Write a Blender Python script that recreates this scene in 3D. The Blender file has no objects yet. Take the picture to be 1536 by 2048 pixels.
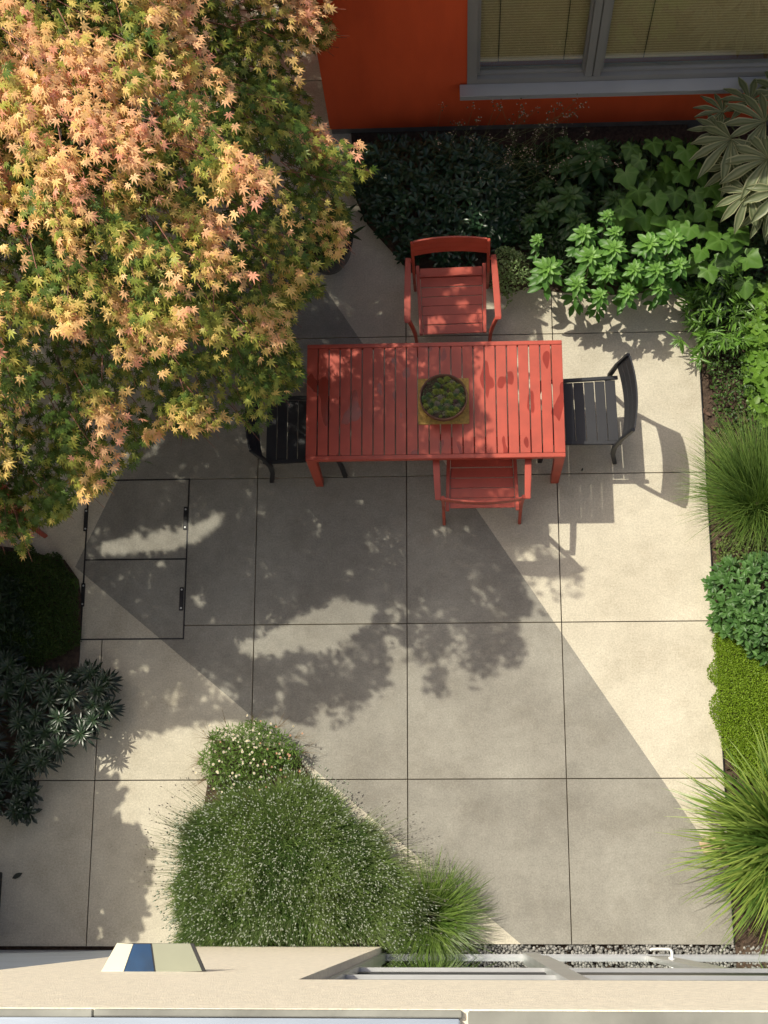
import bpy, bmesh, math, random
import numpy as np
from mathutils import Vector, Matrix
rng = np.random.default_rng(7)
random.seed(7)
C = bpy.context.scene.collection
R_ = math.radians

# ------------------------------------------------------------------ camera
CM = np.array([[0.9986897681936474, 0.012830533787134835, 0.04953911896729758],
               [0.0007179469429785812, 0.9644500610027129, -0.2642641942905819],
               [-0.05116865698360608, 0.26395351339696266, 0.9631771962146392]])
CP = np.array([2.823896902693062, 0.20615436430884782, 11.393389765721059])
FP = 2943.25
cam = bpy.data.objects.new('camera', bpy.data.cameras.new('camera'))
C.objects.link(cam)
m4 = Matrix.Identity(4)
for i in range(3):
    for j in range(3):
        m4[i][j] = CM[i, j]
    m4[i][3] = CP[i]
cam.matrix_world = m4
cam.data.sensor_fit = 'HORIZONTAL'
cam.data.sensor_width = 36
cam.data.lens = 36 * FP / 1536
cam.data.clip_end = 2000
bpy.context.scene.camera = cam

# ------------------------------------------------------------------ light
SX, SY = 0.578, -0.443                    # shadow displacement per metre of height
sun_dir = Vector((-SX, -SY, 1)).normalized()
world = bpy.data.worlds.new('World')
bpy.context.scene.world = world
world.use_nodes = True
nt = world.node_tree
bg = nt.nodes['Background']
sky = nt.nodes.new('ShaderNodeTexSky')
sky.sky_type = 'NISHITA'
sky.sun_disc = False
sky.sun_elevation = math.asin(sun_dir.z)
sky.sun_rotation = math.atan2(sun_dir.x, sun_dir.y)
nt.links.new(sky.outputs[0], bg.inputs[0])
bg.inputs[1].default_value = 0.11
sky.dust_density = 5.0
sky.ozone_density = 0.2
sky.air_density = 0.8
sl = bpy.data.lights.new('sun', 'SUN')
sl.energy = 3.5
sl.angle = R_(0.53)
sl.color = (1.0, 0.94, 0.775)
sun = bpy.data.objects.new('sun', sl)
C.objects.link(sun)
sun.rotation_euler = sun_dir.to_track_quat('Z', 'Y').to_euler()
sun.location = (-6, 8, 14)
sc = bpy.context.scene
sc.view_settings.view_transform = 'Standard'
sc.view_settings.look = 'None'
sc.view_settings.gamma = 1
sc.view_settings.exposure = 0.34


# ------------------------------------------------------------------ helpers
def K(px, py, z=0.0):
    """world point at height z seen at a pixel of the 1536x2048 photograph"""
    d = CM @ np.array([(px - 768) / FP, (1024 - py) / FP, -1.0])
    t = (z - CP[2]) / d[2]
    return CP + t * d


def PX(P):
    d = (np.atleast_2d(P) - CP) @ CM
    return np.stack([768 + FP * d[:, 0] / -d[:, 2], 1024 - FP * d[:, 1] / -d[:, 2]], 1)


def inpoly(pts, poly):
    pts = np.asarray(pts)
    poly = np.asarray(poly, float)
    x, y = pts[:, 0], pts[:, 1]
    ins = np.zeros(len(pts), bool)
    j = len(poly) - 1
    for i in range(len(poly)):
        xi, yi = poly[i]
        xj, yj = poly[j]
        c = ((yi > y) != (yj > y)) & (x < (xj - xi) * (y - yi) / (yj - yi + 1e-12) + xi)
        ins ^= c
        j = i
    return ins


def distpoly(pts, poly):
    pts = np.asarray(pts)
    poly = np.asarray(poly, float)
    best = np.full(len(pts), 1e9)
    for i in range(len(poly)):
        a = poly[i]
        b = poly[(i + 1) % len(poly)]
        ab = b - a
        t = np.clip(((pts - a) @ ab) / (ab @ ab + 1e-12), 0, 1)
        best = np.minimum(best, np.linalg.norm(pts - (a + t[:, None] * ab), axis=1))
    return best


def tag(o, label=None, cat=None, group=None, kind=None):
    if label: o['label'] = label
    if cat: o['category'] = cat
    if group: o['group'] = group
    if kind: o['kind'] = kind
    return o


def thing(name, loc, label, cat, group=None, rz=0.0):
    o = bpy.data.objects.new(name, None)
    o.empty_display_size = 0.1
    C.objects.link(o)
    o.location = loc
    o.rotation_euler = (0, 0, rz)
    return tag(o, label, cat, group)


def link(name, me, mat, parent=None, loc=None):
    o = bpy.data.objects.new(name, me)
    C.objects.link(o)
    if mat is not None:
        for mm in (mat if isinstance(mat, (list, tuple)) else [mat]):
            me.materials.append(mm)
    if parent is not None: o.parent = parent
    if loc is not None: o.location = loc
    return o


class MB:
    """small mesh builder: boxes, bars and tubes collected into ONE mesh"""

    def __init__(s):
        s.v = []
        s.f = []

    def add(s, vs, fs):
        b = len(s.v)
        s.v += [tuple(map(float, p)) for p in vs]
        s.f += [tuple(b + i for i in f) for f in fs]

    def box(s, x0, x1, y0, y1, z0, z1):
        s.add([(x0, y0, z0), (x1, y0, z0), (x1, y1, z0), (x0, y1, z0), (x0, y0, z1), (x1, y0, z1), (x1, y1, z1), (x0, y1, z1)],
              [(0, 3, 2, 1), (4, 5, 6, 7), (0, 1, 5, 4), (1, 2, 6, 5), (2, 3, 7, 6), (3, 0, 4, 7)])

    def bar(s, pts, w, h, up=(0, 0, 1)):
        """rectangular section swept along a path; w sideways, h along up; w,h may be lists"""
        pts = [Vector(p) for p in pts]
        n = len(pts)
        W = w if isinstance(w, (list, tuple)) else [w] * n
        H = h if isinstance(h, (list, tuple)) else [h] * n
        up = Vector(up)
        vs = []
        for i, p in enumerate(pts):
            a = pts[max(i - 1, 0)]
            b = pts[min(i + 1, n - 1)]
            t = (b - a).normalized()
            side = t.cross(up)
            if side.length < 1e-4: side = Vector((1, 0, 0))
            side.normalize()
            u = side.cross(t).normalized()
            for sx, sy in ((-1, -1), (1, -1), (1, 1), (-1, 1)):
                vs.append(p + side * (sx * W[i] / 2) + u * (sy * H[i] / 2))
        fs = [(3, 2, 1, 0), tuple(4 * (n - 1) + i for i in range(4))]
        for i in range(n - 1):
            for k in range(4):
                a = 4 * i + k
                b = 4 * i + (k + 1) % 4
                fs.append((a, b, b + 4, a + 4))
        s.add(vs, fs)

    def tube(s, pts, rad, n=8):
        pts = [Vector(p) for p in pts]
        Rr = rad if isinstance(rad, (list, tuple)) else [rad] * len(pts)
        vs = []
        for i, p in enumerate(pts):
            a = pts[max(i - 1, 0)]
            b = pts[min(i + 1, len(pts) - 1)]
            t = (b - a).normalized()
            q = t.orthogonal().normalized() if i == 0 else (q - t * q.dot(t)).normalized()
            w = t.cross(q)
            for k in range(n):
                an = 2 * math.pi * k / n
                vs.append(p + (q * math.cos(an) + w * math.sin(an)) * Rr[i])
        fs = [tuple(reversed(range(n))), tuple(n * (len(pts) - 1) + k for k in range(n))]
        for i in range(len(pts) - 1):
            for k in range(n):
                a = n * i + k
                b = n * i + (k + 1) % n
                fs.append((a, b, b + n, a + n))
        s.add(vs, fs)

    def lathe(s, prof, n=40, c=(0, 0)):
        vs = []
        fs = []
        for r, z in prof:
            for k in range(n):
                a = 2 * math.pi * k / n
                vs.append((c[0] + r * math.cos(a), c[1] + r * math.sin(a), z))
        for i in range(len(prof) - 1):
            for k in range(n):
                a = n * i + k
                b = n * i + (k + 1) % n
                fs.append((a, b, b + n, a + n))
        s.add(vs, fs)

    def build(s, name, mat, parent=None, bevel=0.0, smooth=False, seg=2):
        me = bpy.data.meshes.new(name)
        me.from_pydata(s.v, [], s.f)
        if bevel:
            bm = bmesh.new()
            bm.from_mesh(me)
            es = [e for e in bm.edges if len(e.link_faces) == 2 and e.calc_face_angle(0) > 0.6]
            bmesh.ops.bevel(bm, geom=es, offset=bevel, segments=seg, affect='EDGES', clamp_overlap=True)
            bm.to_mesh(me)
            bm.free()
        if smooth:
            for p in me.polygons: p.use_smooth = True
        return link(name, me, mat, parent)


def npmesh(name, V, F, mat, parent=None, col=None, smooth=False):
    """V (n,3); F list of int arrays (m,k)"""
    me = bpy.data.meshes.new(name)
    V = np.asarray(V, np.float32)
    me.vertices.add(len(V))
    me.vertices.foreach_set('co', V.ravel())
    loops = np.concatenate([f.ravel() for f in F]).astype(np.int32)
    tot = np.concatenate([np.full(len(f), f.shape[1], np.int32) for f in F])
    st = np.concatenate([[0], np.cumsum(tot)[:-1]]).astype(np.int32)
    me.loops.add(len(loops))
    me.loops.foreach_set('vertex_index', loops)
    me.polygons.add(len(tot))
    me.polygons.foreach_set('loop_start', st)
    me.polygons.foreach_set('loop_total', tot)
    if smooth: me.polygons.foreach_set('use_smooth', np.ones(len(tot), bool))
    me.update(calc_edges=True)
    if col is not None:
        a = me.color_attributes.new('tint', 'FLOAT_COLOR', 'POINT')
        c4 = np.ones((len(V), 4), np.float32)
        c4[:, :3] = np.clip(col, 0, 1)
        a.data.foreach_set('color', c4.ravel())
    return link(name, me, mat, parent)


def nrm(a):
    return a / (np.linalg.norm(a, axis=-1, keepdims=True) + 1e-9)


class Foliage:
    def __init__(s):
        s.V = []
        s.F = {}
        s.Cc = []
        s.n = 0

    def leaves(s, tpl, pos, tip, up, scale, col, col2=None):
        """tpl = (verts, {k: faces}, w) ; w = per vertex blend to col2"""
        tv, tf, tw = tpl
        N = len(pos)
        if N == 0: return
        y = nrm(np.asarray(tip, float))
        z = np.asarray(up, float)
        x = nrm(np.cross(y, z))
        z = np.cross(x, y)
        sc_ = np.broadcast_to(np.asarray(scale, float), (N,))[:, None]
        V = (pos[:, None, :] + (tv[None, :, 0:1] * x[:, None, :] + tv[None, :, 1:2] * y[:, None, :] + tv[None, :, 2:3] * z[:, None, :]) * sc_[:, :, None])
        base = s.n + np.arange(N)[:, None, None] * len(tv)
        for k, f in tf.items():
            s.F.setdefault(k, []).append((f[None] + base).reshape(-1, k))
        col = np.broadcast_to(np.asarray(col, float), (N, 3))
        if col2 is None: col2 = col * 0.9
        col2 = np.broadcast_to(np.asarray(col2, float), (N, 3))
        w = tw[None, :, None]
        s.Cc.append((col[:, None, :] * (1 - w) + col2[:, None, :] * w).reshape(-1, 3))
        s.V.append(V.reshape(-1, 3))
        s.n += N * len(tv)

    def ribbons(s, base, d0, length, width, droop, col, nseg=5, tipcol=None, wiggle=0.0):
        """grass blades: start at base heading d0, bending down by droop"""
        N = len(base)
        if N == 0: return
        length = np.broadcast_to(length, (N,))
        width = np.broadcast_to(width, (N,))
        droop = np.broadcast_to(droop, (N,))
        d = nrm(np.asarray(d0, float))
        p = np.array(base, float)
        hor = nrm(np.cross(d, np.tile([0, 0, 1.0], (N, 1))) + 1e-6)
        V = np.zeros((N, nseg + 1, 2, 3))
        Cc = np.zeros((N, nseg + 1, 2, 3))
        col = np.broadcast_to(np.asarray(col, float), (N, 3))
        tc = col if tipcol is None else np.broadcast_to(np.asarray(tipcol, float), (N, 3))
        for i in range(nseg + 1):
            u = i / nseg
            w = width * (1 - u ** 2.2) * (0.55 + 0.9 * min(u * 3, 0.5)) + 0.0004
            V[:, i, 0] = p - hor * w[:, None] / 2
            V[:, i, 1] = p + hor * w[:, None] / 2
            Cc[:, i, :] = (col * (1 - u) + tc * u)[:, None, :]
            p = p + d * (length / nseg)[:, None]
            d = nrm(d + np.array([0, 0, -1.0]) * (droop / nseg * (0.4 + 1.4 * u))[:, None] + rng.normal(0, 1, (N, 3)) * wiggle)
        b = s.n + (np.arange(N) * (nseg + 1) * 2)[:, None]
        i = np.arange(nseg)[None, :] * 2
        F = np.stack([b + i, b + i + 1, b + i + 3, b + i + 2], -1).reshape(-1, 4)
        s.F.setdefault(4, []).append(F)
        s.V.append(V.reshape(-1, 3))
        s.Cc.append(Cc.reshape(-1, 3))
        s.n += N * (nseg + 1) * 2

    def build(s, name, mat, parent=None, smooth=False):
        V = np.concatenate(s.V)
        if parent is not None: V = V - np.array(parent.location)
        return npmesh(name, V, [np.concatenate(f) for f in s.F.values()], mat, parent, np.concatenate(s.Cc), smooth)


# ---- leaf templates: base at origin, tip along +y, upper side +z, length about 1
def t_star():
    ang = [0, 40, -40, 82, -82, 128, -128]
    ln = [1.05, .93, .93, .74, .74, .42, .42]
    V = [(0, 0, 0)]
    F = []
    for a, l in zip(ang, ln):
        a = R_(a)
        b = len(V)
        for da, r in ((-0.31, .40), (0, 1), (0.31, .40)):
            rr = r * l if r == 1 else r * (0.6 + .4 * l)
            z = -.22 * rr * rr + (0.05 if r != 1 else -0.03)
            V.append((math.sin(a + da) * rr, math.cos(a + da) * rr, z))
        F.append((0, b, b + 1, b + 2))
    return np.array(V), {4: np.array(F)}, np.array([0.5] + [0.1, 0.9, 0.1] * 7)


def t_lance(w=.3, curl=.25, fold=.12, ns=4, peak=.5):
    V = []
    W = []
    for i in range(ns + 1):
        u = i / ns
        ww = w / 2 * (math.sin(math.pi * min(u ** (math.log(.5) / math.log(peak)), 1)) ** .8 if 0 < u < 1 else .06)
        z = -curl * u * u
        V += [(-ww, u, z + fold * ww * 2), (0, u, z), (ww, u, z + fold * ww * 2)]
        W += [.9, 0, .9]
    F = []
    for i in range(ns):
        a = 3 * i
        F += [(a, a + 1, a + 4, a + 3), (a + 1, a + 2, a + 5, a + 4)]
    return np.array(V), {4: np.array(F)}, np.array(W)


def t_vine(lobes=5, dome=.25):
    """broad lobed leaf, petiole at origin, veins lighter"""
    seq = []
    for k, (a, L) in enumerate(((-128, .62), (-72, .86), (0, 1.12), (72, .86), (128, .62))):
        seq += [(a - 27, L * .86, 0), (a - 13, L * .97, 0), (a, L * 1.12, 1), (a + 13, L * .97, 0)]
    seq.append((155, .42, 0))
    seq[0] = (-155, .42, 0)
    V = [(0, 0, 0)]
    W = [1.0]
    for rf in (.45, .8, 1.0):
        for (a, r, v) in seq:
            rr = (.75 * (1 - rf) + r * rf) * rf * .62
            ar = R_(a)
            V.append((math.sin(ar) * rr, math.cos(ar) * rr, -dome * rr * rr * .8 + (-.018 if v else .018) * min(1, rf * 1.5)))
            W.append(.75 if v else 0.05)
    m = len(seq)
    F3 = [(0, 2 + k, 1 + k) for k in range(m - 1)]
    F4 = [(1 + q * m + k, 2 + q * m + k, 2 + (q + 1) * m + k, 1 + (q + 1) * m + k) for q in range(2) for k in range(m - 1)]
    return np.array(V), {3: np.array(F3), 4: np.array(F4)}, np.array(W)


def t_vari():
    """deeply cut palmate leaf, nine long lobes with cream margins"""
    V = []
    W = []
    F = []
    for i, a in enumerate(np.linspace(-112, 112, 9)):
        L = 1 - .35 * abs(a) / 112
        ar = R_(a + random.uniform(-4, 4))
        dx, dy = math.sin(ar), math.cos(ar)
        nx, ny = dy, -dx
        b = len(V)
        prof = [(0, .012), (.22, .05), (.45, .085), (.62, .11), (.8, .075), (1, .006)]
        for u, w in prof:
            w *= L ** .5
            z = .12 * u - .34 * u * u
            for q, ww, zz in ((-1, 1.0, .03), (-.62, .1, .012), (0, .35, -.012), (.62, .1, .012), (1, 1.0, .03)):
                r = u * L
                V.append((dx * r + nx * w * q, dy * r + ny * w * q, z + zz + 0.01 * math.sin(9 * u + i)))
                W.append(ww)
        for j in range(len(prof) - 1):
            for k in range(4):
                p = b + j * 5 + k
                F.append((p, p + 1, p + 6, p + 5))
    return np.array(V), {4: np.array(F)}, np.array(W)


def t_oval(w=.6, cup=.1):
    V = [(0, 0, 0), (-w * .42, .25, cup), (-w * .5, .55, cup), (-w * .28, .88, cup * .6), (0, 1, -.05), (w * .28, .88, cup * .6), (w * .5, .55, cup), (w * .42, .25, cup), (0, .5, -.02)]
    F = [(0, 8, 2, 1), (8, 4, 3, 2), (8, 6, 5, 4), (0, 7, 6, 8)]
    return np.array(V, float), {4: np.array(F)}, np.array([0, .6, .6, .6, .6, .6, .6, .6, 0.])


def t_disc(n=8):
    V = [(0, 0, .12)] + [(math.cos(2 * math.pi * k / n) * .5, math.sin(2 * math.pi * k / n) * .5, 0) for k in range(n)]
    F = [(0, 1 + k, 1 + (k + 1) % n) for k in range(n)]
    return np.array(V, float), {3: np.array(F)}, np.array([1.0] + [0] * n)


T_STAR = t_star()
T_LANCE = t_lance()
T_NARROW = t_lance(.16, .3, .1, 4, .55)
T_SPAT = t_lance(.34, .18, .15, 4, .68)
T_VINE = t_vine()
T_VARI = t_vari()
T_OVAL = t_oval()
T_DISC = t_disc()
T_BUD = (np.array([(0, 0, 0), (.22, .4, 0), (-.11, .4, .19), (-.11, .4, -.19), (0, 1, 0)], float),
         {3: np.array([(0, 1, 2), (0, 2, 3), (0, 3, 1), (4, 2, 1), (4, 3, 2), (4, 1, 3)])}, np.array([0, .5, .5, .5, 1.]))


def rdir(n, up=0.0, spread=1.0):
    a = rng.uniform(0, 2 * np.pi, n)
    return np.stack([np.cos(a) * spread, np.sin(a) * spread, np.full(n, up)], 1)


def vnoise(x, y, seed=0, freq=1.0):
    """smooth value noise -1..1"""
    r = np.random.default_rng(seed)
    tab = r.uniform(-1, 1, (64, 64))
    x = x * freq
    y = y * freq
    xi = np.floor(x).astype(int)
    yi = np.floor(y).astype(int)
    fx = x - xi
    fy = y - yi
    fx = fx * fx * (3 - 2 * fx)
    fy = fy * fy * (3 - 2 * fy)
    g = lambda a, b: tab[a % 64, b % 64]
    return (g(xi, yi) * (1 - fx) + g(xi + 1, yi) * fx) * (1 - fy) + (g(xi, yi + 1) * (1 - fx) + g(xi + 1, yi + 1) * fx) * fy


# ------------------------------------------------------------------ materials
def newmat(name):
    m = bpy.data.materials.new(name)
    m.use_nodes = True
    return m, m.node_tree, m.node_tree.nodes['Principled BSDF']


def mat_simple(name, col, rough=.5, metal=0.0, var=.12, scale=6.0, bump=0.0, bscale=60.0, spec=.5, coat=0.0, col2=None, stretch=None):
    m, t, b = newmat(name)
    N = t.nodes
    co = N.new('ShaderNodeTexCoord')
    mp = N.new('ShaderNodeMapping')
    if stretch: mp.inputs['Scale'].default_value = stretch
    t.links.new(co.outputs['Object'], mp.inputs[0])
    no = N.new('ShaderNodeTexNoise')
    no.inputs['Scale'].default_value = scale
    no.inputs['Detail'].default_value = 6
    t.links.new(mp.outputs[0], no.inputs['Vector'])
    rp = N.new('ShaderNodeValToRGB')
    c = np.array(col)
    c2 = np.array(col2) if col2 is not None else c * (1 + var)
    rp.color_ramp.elements[0].position = .3
    rp.color_ramp.elements[1].position = .7
    rp.color_ramp.elements[0].color = (*np.clip(c * (1 - var) if col2 is None else c, 0, 1), 1)
    rp.color_ramp.elements[1].color = (*np.clip(c2, 0, 1), 1)
    t.links.new(no.outputs[0], rp.inputs[0])
    t.links.new(rp.outputs[0], b.inputs['Base Color'])
    b.inputs['Roughness'].default_value = rough
    b.inputs['Metallic'].default_value = metal
    b.inputs['Specular IOR Level'].default_value = spec
    b.inputs['Coat Weight'].default_value = coat
    if bump:
        n2 = N.new('ShaderNodeTexNoise')
        n2.inputs['Scale'].default_value = bscale
        n2.inputs['Detail'].default_value = 4
        t.links.new(co.outputs['Object'], n2.inputs['Vector'])
        bp = N.new('ShaderNodeBump')
        bp.inputs['Strength'].default_value = bump
        bp.inputs['Distance'].default_value = .004
        t.links.new(n2.outputs[0], bp.inputs['Height'])
        t.links.new(bp.outputs[0], b.inputs['Normal'])
    return m


def mat_leaf(name, rough=.45, trans=.35, spec=.4, tr_tint=(1.0, 1.0, .55)):
    m, t, b = newmat(name)
    N = t.nodes
    at = N.new('ShaderNodeAttribute')
    at.attribute_name = 'tint'
    t.links.new(at.outputs['Color'], b.inputs['Base Color'])
    b.inputs['Roughness'].default_value = rough
    b.inputs['Specular IOR Level'].default_value = spec
    tr = N.new('ShaderNodeBsdfTranslucent')
    mx = N.new('ShaderNodeMix')
    mx.data_type = 'RGBA'
    mx.blend_type = 'MULTIPLY'
    mx.inputs[0].default_value = 1
    t.links.new(at.outputs['Color'], mx.inputs[6])
    mx.inputs[7].default_value = (*tr_tint, 1)
    t.links.new(mx.outputs[2], tr.inputs['Color'])
    ms = N.new('ShaderNodeMixShader')
    ms.inputs[0].default_value = trans
    t.links.new(b.outputs[0], ms.inputs[1])
    t.links.new(tr.outputs[0], ms.inputs[2])
    t.links.new(ms.outputs[0], N['Material Output'].inputs[0])
    return m


def mat_concrete(name, base, dark, light, pit=(.1, .09, .08), stain=.18):
    """cast exposed-aggregate concrete: broad stains, fine sand grain, dark pits and pale chips"""
    m, t, b = newmat(name)
    N = t.nodes
    L = t.links.new
    co = N.new('ShaderNodeTexCoord')

    def noise(scale, detail=5, rough=.6):
        n = N.new('ShaderNodeTexNoise')
        n.inputs['Scale'].default_value = scale
        n.inputs['Detail'].default_value = detail
        n.inputs['Roughness'].default_value = rough
        L(co.outputs['Object'], n.inputs['Vector'])
        return n

    def ramp(src, p0, p1, c0, c1):
        r = N.new('ShaderNodeValToRGB')
        r.color_ramp.elements[0].position = p0
        r.color_ramp.elements[1].position = p1
        r.color_ramp.elements[0].color = (*c0, 1)
        r.color_ramp.elements[1].color = (*c1, 1)
        L(src, r.inputs[0])
        return r

    def mix(a, bb, fac, mode='MIX'):
        x = N.new('ShaderNodeMix')
        x.data_type = 'RGBA'
        x.blend_type = mode
        if isinstance(fac, float): x.inputs[0].default_value = fac
        else: L(fac, x.inputs[0])
        for s_, i in ((a, 6), (bb, 7)):
            if isinstance(s_, tuple): x.inputs[i].default_value = (*s_, 1)
            else: L(s_, x.inputs[i])
        return x.outputs[2]

    big = ramp(noise(1.3, 4).outputs[0], .35, .68, dark, light)
    mid = ramp(noise(9, 5, .7).outputs[0], .3, .7, (1 - stain,) * 3, (1 + stain * .35,) * 3)
    c = mix(big.outputs[0], mid.outputs[0], 1.0, 'MULTIPLY')
    grain = ramp(noise(75, 4, .85).outputs[0], .32, .68, (.74, .73, .71), (1.18, 1.18, 1.17))
    c = mix(c, grain.outputs[0], 1.0, 'MULTIPLY')
    v = N.new('ShaderNodeTexVoronoi')
    v.inputs['Scale'].default_value = 55
    L(co.outputs['Object'], v.inputs['Vector'])
    pm = N.new('ShaderNodeMath'); pm.operation = 'LESS_THAN'; pm.inputs[1].default_value = .13
    L(v.outputs['Distance'], pm.inputs[0])
    n2 = noise(14, 2)
    gm = N.new('ShaderNodeMath'); gm.operation = 'GREATER_THAN'; gm.inputs[1].default_value = .56
    L(n2.outputs[0], gm.inputs[0])
    mm = N.new('ShaderNodeMath'); mm.operation = 'MULTIPLY'
    L(pm.outputs[0], mm.inputs[0]); L(gm.outputs[0], mm.inputs[1])
    m3 = N.new('ShaderNodeMath'); m3.operation = 'MULTIPLY'; m3.inputs[1].default_value = .5
    L(mm.outputs[0], m3.inputs[0])
    c = mix(c, pit, m3.outputs[0])
    v2 = N.new('ShaderNodeTexVoronoi')
    v2.inputs['Scale'].default_value = 80
    L(co.outputs['Object'], v2.inputs['Vector'])
    p2 = N.new('ShaderNodeMath'); p2.operation = 'LESS_THAN'; p2.inputs[1].default_value = .16
    L(v2.outputs['Distance'], p2.inputs[0])
    p3 = N.new('ShaderNodeMath'); p3.operation = 'MULTIPLY'; p3.inputs[1].default_value = .28
    L(p2.outputs[0], p3.inputs[0])
    c = mix(c, tuple(min(1, x * 1.5) for x in light), p3.outputs[0])
    dv = N.new('ShaderNodeVectorMath'); dv.operation = 'DIVIDE'; dv.inputs[1].default_value = (1.21, 1.21, 50)
    L(co.outputs['Object'], dv.inputs[0])
    fl = N.new('ShaderNodeVectorMath'); fl.operation = 'FLOOR'
    L(dv.outputs[0], fl.inputs[0])
    wn = N.new('ShaderNodeTexWhiteNoise')
    L(fl.outputs[0], wn.inputs['Vector'])
    tn = ramp(wn.outputs['Value'], 0, 1, (.93, .93, .935), (1.05, 1.045, 1.04))
    c = mix(c, tn.outputs[0], 1.0, 'MULTIPLY')
    st = ramp(noise(2.7, 8, .75).outputs[0], .36, .50, (.90, .89, .875), (1, 1, 1))
    c = mix(c, st.outputs[0], 1.0, 'MULTIPLY')
    L(c, b.inputs['Base Color'])
    b.inputs['Roughness'].default_value = .8
    b.inputs['Specular IOR Level'].default_value = .3
    bp = N.new('ShaderNodeBump')
    bp.inputs['Strength'].default_value = .25
    bp.inputs['Distance'].default_value = .003
    L(noise(150, 3).outputs[0], bp.inputs['Height'])
    L(bp.outputs[0], b.inputs['Normal'])
    return m


M = {}
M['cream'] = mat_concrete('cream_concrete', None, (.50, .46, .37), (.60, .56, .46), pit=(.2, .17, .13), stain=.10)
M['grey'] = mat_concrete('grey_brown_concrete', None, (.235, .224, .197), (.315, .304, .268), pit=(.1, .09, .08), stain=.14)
M['soil'] = mat_simple('soil', (.035, .022, .015), .95, var=.5, scale=40, bump=1.0, bscale=60, col2=(.09, .06, .04))
M['joint'] = mat_simple('joint_filler', (.11, .09, .068), .9, var=.3)
M['red'] = mat_simple('red_powder_coat', (.40, .060, .033), .40, var=.14, scale=7, spec=.5, bump=.08, bscale=400)
M['redwet'] = mat_simple('red_powder_coat_with_wet_marks', (.40, .060, .033), .40, var=.14, scale=7, bump=.08, bscale=400)
_t = M['redwet'].node_tree
_b = _t.nodes['Principled BSDF']
_co = _t.nodes.new('ShaderNodeTexCoord')
_mp = _t.nodes.new('ShaderNodeMapping')
_mp.inputs['Scale'].default_value = (5.5, 2.2, 1)
_no = _t.nodes.new('ShaderNodeTexNoise')
_no.inputs['Scale'].default_value = 1.6
_no.inputs['Detail'].default_value = 1
_t.links.new(_co.outputs['Object'], _mp.inputs[0])
_t.links.new(_mp.outputs[0], _no.inputs['Vector'])
_gt = _t.nodes.new('ShaderNodeMapRange')
_gt.inputs['From Min'].default_value = .635
_gt.inputs['From Max'].default_value = .65
_t.links.new(_no.outputs[0], _gt.inputs['Value'])
_mx = _t.nodes.new('ShaderNodeMix')
_mx.data_type = 'RGBA'
_mx.blend_type = 'MULTIPLY'
_t.links.new(_gt.outputs[0], _mx.inputs[0])
_t.links.new(_b.inputs['Base Color'].links[0].from_socket, _mx.inputs[6])
_mx.inputs[7].default_value = (.62, .5, .5, 1)
_t.links.new(_mx.outputs[2], _b.inputs['Base Color'])
_rr = _t.nodes.new('ShaderNodeMapRange')
_rr.inputs['To Min'].default_value = .40
_rr.inputs['To Max'].default_value = .10
_t.links.new(_gt.outputs[0], _rr.inputs['Value'])
_t.links.new(_rr.outputs[0], _b.inputs['Roughness'])
M['black'] = mat_simple('anthracite_powder_coat', (.012, .013, .017), .45, var=.15, scale=5, bump=.1, bscale=400)
M['steel_dark'] = mat_simple('dark_steel', (.03, .03, .032), .5, .6, var=.2, scale=20)
M['orange'] = mat_simple('orange_stucco', (.68, .088, .020), .85, var=.10, scale=2.2, bump=.5, bscale=220)
M['orange'] = mat_simple('orange_stucco', (.60, .075, .017), .85, col2=(.72, .096, .022), scale=1.6, bump=.6, bscale=160, stretch=(3, 3, .6))
M['plinth'] = mat_simple('grey_plinth', (.16, .15, .14), .85, var=.2, scale=8, bump=.3)
M['tan'] = mat_simple('tan_stucco', (.88, .80, .64), .9, var=.12, scale=40, bump=.9, bscale=160)
M['frame'] = mat_simple('grey_frame_paint', (.24, .24, .235), .4, .0, var=.06, scale=3)
M['sill'] = mat_simple('pale_grey_metal_sill', (.42, .43, .44), .35, .2, var=.06, scale=3)
M['alu'] = mat_simple('silver_aluminium', (.55, .56, .56), .35, .7, var=.08, scale=5)
M['bluemetal'] = mat_simple('galvanised_sheet', (.36, .41, .48), .35, .35, var=.12, scale=3, stretch=(1, 6, 1))
M['stonecap'] = mat_simple('weathered_cap', (.23, .23, .20), .6, .1, var=.3, scale=5, bump=.4, bscale=30)
M['chrome'] = mat_simple('chrome', (.86, .86, .84), .38, .6, var=.02)
M['bark'] = mat_simple('bark', (.13, .10, .075), .85, var=.35, scale=12, bump=.8, bscale=40)
M['stem'] = mat_simple('stem_green', (.10, .12, .04), .6, var=.3, scale=20)
M['twig'] = mat_simple('twig_red', (.22, .08, .05), .6, var=.3, scale=20)
M['pot'] = mat_simple('terracotta_dark', (.12, .055, .032), .6, var=.25, scale=10, bump=.4)
M['pots'] = mat_simple('black_glazed_pot', (.012, .012, .013), .25, var=.2)
M['mat'] = mat_simple('straw_mat', (.42, .27, .07), .8, var=.35, scale=60, bump=.6, bscale=250)
M['stone'] = mat_simple('tan_step_stone', (.50, .37, .24), .8, var=.12, scale=20, bump=.5)
M['dryleaf'] = mat_simple('dry_leaf', (.03, .035, .025), .7)
M['leaf'] = mat_leaf('leaf', .42, .38)
M['leafwax'] = mat_leaf('leaf_glossy', .30, .18, .5)
M['grass'] = mat_leaf('grass_blade', .38, .3, .45, (1, 1, .5))
M['maple'] = mat_leaf('maple_leaf', .45, .20, .35, (1.0, .9, .45))
M['petal'] = mat_leaf('petal', .6, .3, .2, (1, 1, 1))


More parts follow.
